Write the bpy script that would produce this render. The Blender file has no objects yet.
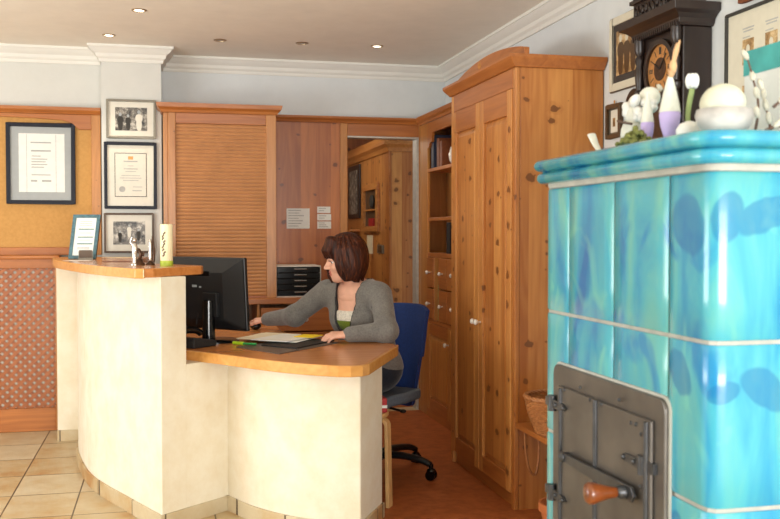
import bpy, bmesh, math, random
import numpy as np
from mathutils import Vector, Matrix
random.seed(7)
PI = math.pi
S = bpy.context.scene
COL = S.collection

# ------------------------------------------------------------------ camera
F_PX = 950.0
YAW = math.atan(225/950.0)
PITCH = math.atan(26.5/950.0)
cam_d = bpy.data.cameras.new('camera')
cam = bpy.data.objects.new('camera', cam_d); COL.objects.link(cam)
cam_d.sensor_width = 36.0
cam_d.lens = 36.0*F_PX/780.0
cam_d.clip_start = 0.05
cam.location = (0, 0, 1.32)
cam.rotation_euler = (PI/2-PITCH, 0, -YAW)
S.camera = cam
cam_d.dof.use_dof = True
cam_d.dof.focus_distance = 5.0
cam_d.dof.aperture_fstop = 6.3

# ------------------------------------------------------------------ exposure, world, daylight, added ceiling fill
S.view_settings.view_transform = 'Standard'
S.view_settings.look = 'None'
S.view_settings.exposure = 0.06
S.view_settings.gamma = 1.0
w = bpy.data.worlds.new('world'); S.world = w; w.use_nodes = True
w.node_tree.nodes['Background'].inputs[0].default_value = (0.80, 0.90, 1.0, 1)
w.node_tree.nodes['Background'].inputs[1].default_value = 0.9

def area(name, loc, target, sx, sy, power, col):
    d = bpy.data.lights.new(name, 'AREA'); d.shape = 'RECTANGLE'; d.size = sx; d.size_y = sy
    d.energy = power; d.color = col
    o = bpy.data.objects.new(name, d); COL.objects.link(o); o.location = loc
    o.rotation_euler = (Vector(target)-Vector(loc)).to_track_quat('-Z', 'Y').to_euler()
    return o
area('daylight_left_window', (-3.40, 3.2, 1.45), (0.5, 4.0, 1.5), 3.0, 1.7, 51, (0.97, 0.98, 1.0))
area('daylight_rear_window', (0.6, -2.40, 1.5), (0.5, 3.0, 1.7), 2.6, 1.7, 82, (0.95, 0.98, 1.0))

area('ceiling_fill_rear', (0.6, -2.42, 0.95), (0.4, 3.6, 2.9), 2.6, 0.8, 150, (1.0, 0.98, 0.94))  # unseen fill light added at the rear, aimed up to brighten the ceiling
area('ceiling_fill_left', (-3.42, 3.2, 0.95), (0.0, 4.4, 2.9), 3.0, 0.8, 66, (1.0, 0.98, 0.94))  # second added fill, lifts the ceiling from the left side

# ------------------------------------------------------------------ materials
def lin(c):
    return tuple(((v/255.0)/12.92 if v/255.0 <= 0.04045 else ((v/255.0+0.055)/1.055)**2.4) for v in c)+(1.0,)

class NT:
    def __init__(s, name):
        s.m = bpy.data.materials.new(name); s.m.use_nodes = True
        s.t = s.m.node_tree; s.b = s.t.nodes['Principled BSDF']
    def n(s, typ, **kw):
        nd = s.t.nodes.new(typ)
        for k, v in kw.items():
            if k.startswith('i_'):
                nd.inputs[k[2:]].default_value = v
            else:
                setattr(nd, k, v)
        return nd
    def l(s, a, b): s.t.links.new(a, b)
    def math(s, op, a, b=None, c=None, clamp=False):
        nd = s.t.nodes.new('ShaderNodeMath'); nd.operation = op; nd.use_clamp = clamp
        for i, v in enumerate((a, b, c)):
            if v is None: continue
            if isinstance(v, (int, float)): nd.inputs[i].default_value = v
            else: s.l(v, nd.inputs[i])
        return nd.outputs[0]
    def mix(s, fac, a, b, blend='MIX'):
        nd = s.t.nodes.new('ShaderNodeMix'); nd.data_type = 'RGBA'; nd.blend_type = blend
        for sock, v in ((nd.inputs[0], fac), (nd.inputs[6], a), (nd.inputs[7], b)):
            if isinstance(v, (int, float)): sock.default_value = v
            elif isinstance(v, tuple): sock.default_value = v
            else: s.l(v, sock)
        return nd.outputs[2]
    def ramp(s, fac, stops):
        nd = s.t.nodes.new('ShaderNodeValToRGB')
        e = nd.color_ramp.elements
        while len(e) < len(stops): e.new(0.5)
        for el, (p, c) in zip(e, stops): el.position = p; el.color = c
        s.l(fac, nd.inputs[0]); return nd.outputs[0]
    def bump(s, h, st, dist=0.002):
        nd = s.n('ShaderNodeBump'); nd.inputs['Strength'].default_value = st; nd.inputs['Distance'].default_value = dist
        s.l(h, nd.inputs['Height']); s.l(nd.outputs[0], s.b.inputs['Normal'])

def plain(name, col, rough=0.5, metal=0.0, coat=0.0, var=0.06, scale=30.0, bump=0.0, spec=0.5):
    t = NT(name)
    c = lin(col)
    tc = t.n('ShaderNodeTexCoord')
    nz = t.n('ShaderNodeTexNoise', i_Scale=scale, i_Detail=3.0); t.l(tc.outputs['Object'], nz.inputs['Vector'])
    lo = tuple(v*(1-var*2) for v in c[:3])+(1,); hi = tuple(min(1, v*(1+var)) for v in c[:3])+(1,)
    t.l(t.ramp(nz.outputs[0], [(0.3, lo), (0.7, hi)]), t.b.inputs['Base Color'])
    t.b.inputs['Roughness'].default_value = rough; t.b.inputs['Metallic'].default_value = metal
    t.b.inputs['Coat Weight'].default_value = coat
    t.b.inputs['Specular IOR Level'].default_value = spec
    if bump: t.bump(nz.outputs[0], bump)
    return t.m

def wood(name, light, dark, axis='z', knots=1.0, board=0.0, rough=0.38, knotscale=8.0, tone=1.0):
    """varnished pine: stretched grain, growth bands, knots, glued boards"""
    t = NT(name)
    tc = t.n('ShaderNodeTexCoord'); oi = t.n('ShaderNodeObjectInfo')
    sep = t.n('ShaderNodeSeparateXYZ'); t.l(tc.outputs['Object'], sep.inputs[0])
    x, y, z = sep.outputs
    a, b, g = {'z': (x, y, z), 'x': (y, z, x), 'y': (x, z, y)}[axis]
    r = t.math('MULTIPLY', oi.outputs['Random'], 7.0)
    ab = t.math('ADD', a, b)
    cells = None
    if board:
        fl = t.math('FLOOR', t.math('DIVIDE', ab, board))
        wn = t.n('ShaderNodeTexWhiteNoise', noise_dimensions='1D'); t.l(t.math('ADD', fl, r), wn.inputs['W'])
        cells = wn.outputs['Value']
        r = t.math('ADD', r, t.math('MULTIPLY', cells, 5.0))
    def vec(sa, sg):
        c = t.n('ShaderNodeCombineXYZ')
        t.l(t.math('MULTIPLY', a, sa), c.inputs[0]); t.l(t.math('MULTIPLY', b, sa), c.inputs[1])
        t.l(t.math('ADD', t.math('MULTIPLY', g, sg), r), c.inputs[2]); return c.outputs[0]
    n1 = t.n('ShaderNodeTexNoise', i_Scale=1.0, i_Detail=4.0, i_Roughness=0.6); t.l(vec(38, 1.6), n1.inputs['Vector'])
    n2 = t.n('ShaderNodeTexNoise', i_Scale=1.0, i_Detail=2.0); t.l(vec(7, 0.9), n2.inputs['Vector'])
    bands = t.math('SINE', t.math('MULTIPLY', t.math('ADD', n2.outputs[0], t.math('MULTIPLY', ab, 1.2)), 55.0))
    f = t.math('ADD', t.math('MULTIPLY', n1.outputs[0], 0.62), t.math('MULTIPLY', bands, 0.055))
    f = t.math('ADD', f, t.math('MULTIPLY', n2.outputs[0], 0.40))
    if cells is not None: f = t.math('ADD', f, t.math('MULTIPLY', t.math('SUBTRACT', cells, 0.5), 0.35))
    c = t.ramp(f, [(0.22, lin(dark)), (0.55, lin(tuple((u+v)/2+4 for u, v in zip(light, dark)))), (0.85, lin(light))])
    if knots:
        vo = t.n('ShaderNodeTexVoronoi', voronoi_dimensions='2D', i_Scale=1.0); kv = t.n('ShaderNodeCombineXYZ')
        t.l(t.math('MULTIPLY', t.math('ADD', ab, oi.outputs['Random']), knotscale), kv.inputs[0]); t.l(t.math('MULTIPLY', t.math('ADD', g, oi.outputs['Random']), knotscale*1.25), kv.inputs[1])
        t.l(kv.outputs[0], vo.inputs['Vector'])
        sp = t.n('ShaderNodeSeparateColor'); t.l(vo.outputs['Color'], sp.inputs[0])
        size = t.math('MULTIPLY', t.math('POWER', sp.outputs[0], 1.8), 0.15*knots)
        size = t.math('SUBTRACT', size, 0.03)
        n4 = t.n('ShaderNodeTexNoise', i_Scale=42.0, i_Detail=2.0); t.l(tc.outputs['Object'], n4.inputs['Vector'])
        d = t.math('ADD', vo.outputs['Distance'], t.math('MULTIPLY', t.math('SUBTRACT', n1.outputs[0], 0.5), 0.10))
        d = t.math('MULTIPLY', d, t.math('ADD', 0.1, t.math('MULTIPLY', n4.outputs[0], 1.8)))
        k = t.math('DIVIDE', t.math('SUBTRACT', size, d), 0.03, clamp=True)
        halo = t.math('DIVIDE', t.math('SUBTRACT', t.math('MULTIPLY', size, 2.2), d), 0.16, clamp=True)
        kc = tuple(v*0.40 for v in lin(dark)[:3])+(1,)
        c = t.mix(t.math('MULTIPLY', halo, 0.3), c, lin(dark))
        c = t.mix(t.math('MULTIPLY', k, 0.85), c, kc)
    t.l(c, t.b.inputs['Base Color'])
    t.b.inputs['Roughness'].default_value = rough
    t.b.inputs['Coat Weight'].default_value = 0.15; t.b.inputs['Coat Roughness'].default_value = 0.25
    t.bump(n1.outputs[0], 0.08, 0.001)
    return t.m

def plaster(name, col, var=0.04, bump=0.25, scale=6.0, warm=None):
    t = NT(name)
    tc = t.n('ShaderNodeTexCoord')
    n1 = t.n('ShaderNodeTexNoise', i_Scale=scale, i_Detail=6.0, i_Roughness=0.65); t.l(tc.outputs['Object'], n1.inputs['Vector'])
    n2 = t.n('ShaderNodeTexNoise', i_Scale=90.0, i_Detail=3.0); t.l(tc.outputs['Object'], n2.inputs['Vector'])
    c = lin(col); d = lin(warm) if warm else tuple(v*(1-var*2.5) for v in c[:3])+(1,)
    t.l(t.ramp(n1.outputs[0], [(0.32, d), (0.62, c)]), t.b.inputs['Base Color'])
    t.b.inputs['Roughness'].default_value = 0.85; t.b.inputs['Specular IOR Level'].default_value = 0.2
    t.bump(n2.outputs[0], bump, 0.002)
    return t.m

def tile_floor(name):
    t = NT(name)
    tc = t.n('ShaderNodeTexCoord'); sep = t.n('ShaderNodeSeparateXYZ'); t.l(tc.outputs['Object'], sep.inputs[0])
    u = t.math('DIVIDE', t.math('ADD', sep.outputs[0], 0.755), 0.325); v = t.math('DIVIDE', t.math('SUBTRACT', sep.outputs[1], 5.04), 0.405)
    fu = t.math('FRACT', u); fv = t.math('FRACT', v)
    eu = t.math('MINIMUM', fu, t.math('SUBTRACT', 1.0, fu)); ev = t.math('MINIMUM', fv, t.math('SUBTRACT', 1.0, fv))
    g = t.math('MAXIMUM', t.math('LESS_THAN', eu, 0.011), t.math('LESS_THAN', ev, 0.009))
    cb = t.n('ShaderNodeCombineXYZ'); t.l(t.math('FLOOR', u), cb.inputs[0]); t.l(t.math('FLOOR', v), cb.inputs[1])
    wn = t.n('ShaderNodeTexWhiteNoise', noise_dimensions='2D'); t.l(cb.outputs[0], wn.inputs['Vector'])
    off = t.n('ShaderNodeVectorMath', operation='ADD'); t.l(tc.outputs['Object'], off.inputs[0]); t.l(wn.outputs['Color'], off.inputs[1])
    nz = t.n('ShaderNodeTexNoise', i_Scale=4.5, i_Detail=6.0, i_Roughness=0.62); t.l(off.outputs[0], nz.inputs['Vector'])
    f = t.math('ADD', t.math('MULTIPLY', nz.outputs[0], 0.9), t.math('MULTIPLY', t.math('SUBTRACT', wn.outputs['Value'], 0.5), 0.32))
    c = t.ramp(f, [(0.22, lin((178, 134, 84))), (0.36, lin((190, 164, 122))), (0.5, lin((196, 178, 144))), (0.72, lin((206, 194, 166)))])
    c = t.mix(g, c, lin((92, 76, 56)))
    t.l(c, t.b.inputs['Base Color']); t.b.inputs['Roughness'].default_value = 0.42
    t.bump(t.math('SUBTRACT', 1.0, g), 0.4, 0.003)
    return t.m

def glaze(name, motif=False):
    """turquoise stove glaze with running streaks, darker pools and, on corner tiles, a painted garland"""
    t = NT(name)
    tc = t.n('ShaderNodeTexCoord')
    mp = t.n('ShaderNodeMapping'); mp.inputs['Scale'].default_value = (9, 9, 2.3); t.l(tc.outputs['Object'], mp.inputs[0])
    n1 = t.n('ShaderNodeTexNoise', i_Scale=1.0, i_Detail=4.0, i_Roughness=0.55, i_Distortion=0.8); t.l(mp.outputs[0], n1.inputs['Vector'])
    mp2 = t.n('ShaderNodeMapping'); mp2.inputs['Scale'].default_value = (5, 5, 4); mp2.inputs['Location'].default_value = (3, 1, 7); t.l(tc.outputs['Object'], mp2.inputs[0])
    n2 = t.n('ShaderNodeTexNoise', i_Scale=1.0, i_Detail=3.0, i_Distortion=1.2); t.l(mp2.outputs[0], n2.inputs['Vector'])
    n3 = t.n('ShaderNodeTexNoise', i_Scale=70.0, i_Detail=2.0); t.l(tc.outputs['Object'], n3.inputs['Vector'])
    c = t.ramp(n1.outputs[0], [(0.27, lin((12, 102, 162))), (0.38, lin((36, 136, 174))), (0.52, lin((64, 157, 174))), (0.74, lin((100, 172, 160)))])
    c = t.mix(t.ramp(n2.outputs[0], [(0.60, (0, 0, 0, 1)), (0.68, (0.8, 0.8, 0.8, 1))]), c, lin((8, 116, 172)))
    c = t.mix(t.ramp(n2.outputs[0], [(0.28, (0.7, 0.7, 0.7, 1)), (0.38, (0, 0, 0, 1))]), c, lin((112, 190, 170)))
    if motif:
        uv = t.n('ShaderNodeSeparateXYZ'); t.l(tc.outputs['UV'], uv.inputs[0])
        du = t.math('ADD', uv.outputs[0], t.math('MULTIPLY', t.math('SUBTRACT', n1.outputs[0], 0.5), 0.05))
        dv = t.math('ADD', uv.outputs[1], t.math('MULTIPLY', t.math('SUBTRACT', n2.outputs[0], 0.5), 0.05))
        zs = t.n('ShaderNodeSeparateXYZ'); t.l(tc.outputs['Object'], zs.inputs[0])
        up_ = t.math('GREATER_THAN', zs.outputs[2], 1.114)
        def blobs(lst):
            m = None
            for (cu, cv, ru, rv, sl) in lst:
                a = t.math('DIVIDE', t.math('SUBTRACT', du, cu), ru)
                b = t.math('DIVIDE', t.math('ADD', t.math('SUBTRACT', dv, cv), t.math('MULTIPLY', t.math('SUBTRACT', du, cu), -sl)), rv)
                e = t.math('SUBTRACT', 1.0, t.math('ADD', t.math('MULTIPLY', a, a), t.math('MULTIPLY', b, b)))
                e = t.math('MULTIPLY', e, 4.0, clamp=True)
                m = e if m is None else t.math('MAXIMUM', m, e)
            return m
        hi_ = blobs(((-0.075, 0.225, 0.062, 0.060, -0.2), (0.030, 0.235, 0.036, 0.048, 0.35), (0.105, 0.232, 0.066, 0.034, 0.25)))
        lo2 = blobs(((-0.100, 0.240, 0.046, 0.044, -0.45), (0.020, 0.225, 0.036, 0.026, 0.1), (0.108, 0.222, 0.058, 0.040, -0.4)))
        m = t.math('ADD', t.math('MULTIPLY', hi_, up_), t.math('MULTIPLY', lo2, t.math('SUBTRACT', 1.0, up_)))
        c = t.mix(t.math('MULTIPLY', m, 0.6), c, lin((2, 96, 152)))
    t.l(c, t.b.inputs['Base Color'])
    t.b.inputs['Roughness'].default_value = 0.24
    t.b.inputs['Coat Weight'].default_value = 0.25; t.b.inputs['Coat Roughness'].default_value = 0.06
    t.bump(n3.outputs[0], 0.12, 0.001)
    return t.m

def emit(name, col, strength):
    t = NT(name); t.b.inputs['Base Color'].default_value = lin(col)
    t.b.inputs['Emission Color'].default_value = lin(col); t.b.inputs['Emission Strength'].default_value = strength
    return t.m

def mono_photo(name, dark=(28, 26, 24), mid=(120, 114, 104), light=(212, 206, 192), scale=16.0, seed=0.0):
    t = NT(name)
    tc = t.n('ShaderNodeTexCoord'); mp = t.n('ShaderNodeMapping'); mp.inputs['Location'].default_value = (seed, seed*2, seed)
    t.l(tc.outputs['Object'], mp.inputs[0])
    n = t.n('ShaderNodeTexNoise', i_Scale=scale, i_Detail=5.0, i_Roughness=0.7); t.l(mp.outputs[0], n.inputs['Vector'])
    t.l(t.ramp(n.outputs[0], [(0.38, lin(dark)), (0.52, lin(mid)), (0.66, lin(light))]), t.b.inputs['Base Color'])
    t.b.inputs['Roughness'].default_value = 0.35
    return t.m

def knit(name, col):
    t = NT(name); tc = t.n('ShaderNodeTexCoord')
    n = t.n('ShaderNodeTexNoise', i_Scale=120.0, i_Detail=3.0); t.l(tc.outputs['Object'], n.inputs['Vector'])
    n2 = t.n('ShaderNodeTexNoise', i_Scale=14.0, i_Detail=3.0); t.l(tc.outputs['Object'], n2.inputs['Vector'])
    f = t.math('ADD', t.math('MULTIPLY', n.outputs[0], 0.6), t.math('MULTIPLY', n2.outputs[0], 0.4))
    c = lin(col)
    t.l(t.ramp(f, [(0.35, tuple(v*0.72 for v in c[:3])+(1,)), (0.65, tuple(min(1, v*1.15) for v in c[:3])+(1,))]), t.b.inputs['Base Color'])
    t.b.inputs['Roughness'].default_value = 0.95; t.b.inputs['Specular IOR Level'].default_value = 0.15
    t.b.inputs['Sheen Weight'].default_value = 0.25
    t.bump(n.outputs[0], 0.5, 0.002); return t.m

M = {}
M['wall_white'] = plaster('wall_white_paint', (212, 212, 206), bump=0.12, var=0.02)
M['wall_cool'] = plaster('wall_cool_paint', (220, 224, 224), bump=0.12, var=0.02)
M['ceiling'] = plaster('ceiling_paint', (244, 238, 226), bump=0.08, var=0.02)
M['mould'] = plaster('moulding_paint', (230, 228, 220), bump=0.03, var=0.01)
M['counter'] = plaster('counter_plaster', (232, 224, 204), bump=0.35, scale=7.0, warm=(224, 211, 184))
M['floor_tile'] = tile_floor('stone_floor_tile')
M['lino'] = plaster('office_linoleum', (176, 100, 54), bump=0.05, scale=14.0, warm=(148, 78, 38))
M['lino'].node_tree.nodes['Principled BSDF'].inputs['Roughness'].default_value = 0.45
PL, PD = (216, 154, 84), (168, 98, 42)
M['pine_z'] = wood('pine_upright', PL, PD, 'z', 1.5, 0.11)
M['pine_y'] = wood('pine_lengthways', PL, PD, 'y', 0.5, 0)
M['pine_x'] = wood('pine_across', PL, PD, 'x', 0.5, 0)
OL, OD = (196, 124, 60), (148, 82, 34)
M['oak_z'] = wood('honey_pine_upright', (206, 144, 74), (162, 100, 42), 'z', 0.5, 0)
M['oak_x'] = wood('honey_pine_across', OL, OD, 'x', 0.3, 0)
M['oak_y'] = wood('honey_pine_lengthways', OL, OD, 'y', 0.3, 0)
M['panel_z'] = wood('knotty_panel', (206, 128, 62), (160, 88, 36), 'z', 1.3, 0.11)
M['tambour'] = plain('tambour_slat', (192, 134, 84), 0.45, var=0.06, scale=6)
M['top'] = wood('counter_top_wood', (216, 150, 84), (182, 108, 50), 'x', 0.5, 0.0, rough=0.22)
M['edge'] = wood('counter_edge_wood', (226, 172, 98), (196, 132, 64), 'x', 0, 0.0, rough=0.22)
M['cork'] = plaster('cork_panel', (200, 152, 90), bump=0.2, scale=50.0, warm=(190, 142, 82))
M['lattice'] = wood('lattice_wood', (178, 106, 56), (142, 76, 34), 'z', 0, 0)
M['grey_back'] = plain('pale_backing', (226, 220, 210), 0.8)
M['navy'] = plain('navy_frame', (16, 19, 34), 0.45, spec=0.3)
M['grey_mat'] = plain('grey_mount', (168, 172, 172), 0.8, var=0.02)
M['white_mat'] = plain('cream_mount', (226, 222, 208), 0.8, var=0.02)
M['paper'] = plain('white_paper', (236, 236, 230), 0.7, var=0.02)
M['cream_paper'] = plain('cream_paper', (236, 222, 190), 0.7, var=0.03)
M['ink'] = plain('grey_ink', (176, 176, 172), 0.8)
M['ink_dark'] = plain('dark_ink', (58, 56, 52), 0.8)
M['silver_frame'] = plain('pewter_frame', (128, 122, 108), 0.35, 0.4)
M['brown_frame'] = plain('brown_frame', (88, 66, 44), 0.4)
M['black'] = plain('black_plastic', (20, 20, 21), 0.38, var=0.1)
M['black_matt'] = plain('black_matt_plastic', (26, 26, 27), 0.6)
M['black_gloss'] = plain('black_gloss_plastic', (12, 12, 13), 0.18)
M['chrome'] = plain('chrome', (200, 198, 194), 0.2, 1.0, var=0.02)
M['ceramic'] = plain('white_ceramic_knob', (232, 226, 216), 0.2, var=0.02, coat=0.4)
M['iron'] = plain('cast_iron_grey', (98, 93, 88), 0.4, 0.55, var=0.14, scale=9.0, bump=0.15)
M['iron_dark'] = plain('dark_iron', (72, 73, 76), 0.36, 0.6, var=0.1, bump=0.1)
M['grout'] = plain('stove_grout', (176, 176, 168), 0.8, var=0.08)
M['glaze'] = glaze('turquoise_glaze')
M['glaze_motif'] = glaze('turquoise_glaze_garland', True)
M['handle_wood'] = plain('turned_handle_wood', (120, 60, 22), 0.3, coat=0.3, var=0.15, scale=40)
M['dark_wood'] = wood('dark_carved_walnut', (46, 29, 22), (25, 16, 13), 'z', 0, 0, rough=0.4)
M['copper'] = plain('copper_dial', (204, 144, 82), 0.4, 0.4, var=0.12, scale=60)
M['skin'] = plain('skin', (226, 172, 146), 0.5, var=0.03, scale=40)
M['lip'] = plain('lip', (196, 104, 96), 0.45, var=0.02)
M['hair'] = None
M['cardigan'] = knit('grey_knit_wool', (120, 117, 112))
M['trim_dark'] = plain('dark_trim', (44, 42, 42), 0.8)
M['denim'] = knit('dark_denim', (40, 44, 54))
M['top_white'] = knit('white_jersey', (226, 220, 206))
M['top_green'] = knit('green_jersey', (112, 132, 40))
M['blue_shell'] = plain('blue_upholstery', (24, 56, 122), 0.75, var=0.08, scale=80)
M['grey_seat'] = plain('grey_blue_seat', (92, 104, 116), 0.8, var=0.06, scale=80)
M['birch'] = wood('bent_birch', (222, 182, 124), (200, 154, 96), 'z', 0, 0)
M['red'] = plain('red_card', (176, 32, 34), 0.5)
M['yellow'] = plain('yellow_note', (246, 216, 20), 0.7, var=0.02)
M['lime'] = plain('lime_plastic', (176, 214, 40), 0.35)
M['green'] = plain('green_plastic', (50, 150, 80), 0.35)
M['pad'] = plain('dark_desk_pad', (96, 86, 78), 0.4, var=0.1)
M['wicker'] = wood('wicker_cane', (206, 140, 82), (140, 84, 42), 'x', 0, 0, rough=0.5)
M['grey_jamb'] = plain('grey_metal_lining', (196, 192, 182), 0.4, 0.2)
M['teal_frame'] = plain('blue_grey_frame', (74, 112, 122), 0.35, var=0.2, scale=60)
M['teal_bar'] = plain('green_bar_ink', (60, 120, 110), 0.7)
M['wax'] = plain('cream_wax', (244, 232, 190), 0.5, var=0.02)
M['wax_green'] = plain('lime_wax', (176, 196, 60), 0.5, var=0.05)
M['bronze'] = plain('dark_bronze', (84, 58, 40), 0.3, 0.5, var=0.2, scale=60)
M['silver'] = plain('polished_silver', (206, 198, 188), 0.25, 0.75, var=0.1, scale=60)
M['white_felt'] = plain('white_felt', (218, 218, 206), 0.95, var=0.03, bump=0.3, scale=80)
M['tan_felt'] = plain('tan_felt', (206, 164, 122), 0.9, var=0.04)
M['lilac'] = plain('lilac_cloth', (196, 178, 226), 0.9, var=0.03)
M['moss'] = plain('green_moss', (124, 128, 70), 1.0, var=0.25, scale=140, bump=0.8)
M['stem_green'] = plain('pale_green_stem', (150, 166, 104), 0.6)
M['petal'] = plain('white_petal', (228, 228, 224), 0.6, var=0.02)
M['stone'] = plain('white_veined_stone', (190, 184, 178), 0.5, var=0.2, scale=18)
M['egg'] = plain('cream_egg', (206, 206, 184), 0.45, var=0.06, scale=20)
M['twig'] = plain('brown_twig', (92, 70, 58), 0.8)
M['catkin'] = plain('silver_catkin', (190, 186, 170), 0.95, var=0.08)
M['teal_card'] = plain('teal_card', (70, 164, 160), 0.7, var=0.12, scale=14)
M['terracotta'] = plain('terracotta', (196, 112, 58), 0.8)
M['sepia'] = mono_photo('sepia_photo', (120, 90, 54), (176, 142, 96), (222, 196, 150), 22.0, 3.0)
M['dark_mat'] = plain('dark_mount', (66, 60, 56), 0.8)
M['beige_mat'] = plain('beige_mount', (216, 210, 190), 0.8, var=0.02)
M['photo_a'] = mono_photo('bw_photo_group', scale=26.0, seed=1.0)
M['photo_b'] = mono_photo('bw_photo_crowd', scale=20.0, seed=5.0)
M['book_brown'] = plain('brown_leather_book', (122, 66, 34), 0.5, var=0.12)
M['book_blue'] = plain('dark_blue_binder', (38, 46, 66), 0.5)
M['lamp_on'] = emit('halogen_bulb', (255, 240, 214), 9.0)
M['lamp_off'] = plain('dull_bulb', (150, 132, 104), 0.3, 0.3)
M['brass_ring'] = plain('brushed_ring', (196, 176, 146), 0.35, 0.8)
M['red_label'] = plain('red_label', (196, 40, 30), 0.5)
M['screen'] = emit('lit_screen', (190, 208, 226), 0.8)
M['white_bind'] = plain('white_card', (222, 222, 216), 0.7, var=0.02)

def hair_mat():
    t = NT('auburn_hair'); tc = t.n('ShaderNodeTexCoord')
    mp = t.n('ShaderNodeMapping'); mp.inputs['Scale'].default_value = (130, 130, 9); t.l(tc.outputs['Object'], mp.inputs[0])
    n = t.n('ShaderNodeTexNoise', i_Scale=1.0, i_Detail=3.0); t.l(mp.outputs[0], n.inputs['Vector'])
    t.l(t.ramp(n.outputs[0], [(0.3, lin((28, 12, 7))), (0.55, lin((62, 27, 14))), (0.75, lin((110, 56, 28)))]), t.b.inputs['Base Color'])
    t.b.inputs['Roughness'].default_value = 0.5; t.b.inputs['Specular IOR Level'].default_value = 0.25; t.bump(n.outputs[0], 0.6, 0.003); return t.m
M['hair'] = hair_mat()

# ------------------------------------------------------------------ mesh helpers
def V3(p): return Vector(p)

def smooth(pts, n=6, closed=False):
    """Catmull-Rom through the points"""
    P = [Vector(p) for p in pts]; out = []
    N = len(P); rng = range(N if closed else N-1)
    for i in rng:
        p0 = P[(i-1) % N] if closed or i > 0 else P[i]*2-P[i+1]
        p1 = P[i]; p2 = P[(i+1) % N]
        p3 = P[(i+2) % N] if closed or i+2 < N else p2*2-p1
        for k in range(n):
            t = k/n
            out.append(0.5*((2*p1)+(p2-p0)*t+(2*p0-5*p1+4*p2-p3)*t*t+(3*p1-p0-3*p2+p3)*t**3))
    if not closed: out.append(P[-1])
    return out

def offset(poly, d):
    """offset an open 2D polyline to its right by d"""
    P = [Vector(p[:2]) for p in poly]; out = []
    for i, p in enumerate(P):
        a = (p-P[i-1]).normalized() if i > 0 else None
        b = (P[i+1]-p).normalized() if i < len(P)-1 else None
        if a is None: a = b
        if b is None: b = a
        na = Vector((a.y, -a.x)); nb = Vector((b.y, -b.x)); n = (na+nb)
        if n.length < 1e-6: n = na
        n.normalize(); k = max(0.4, n.dot(na))
        out.append(p+n*(d/k))
    return out

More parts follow.
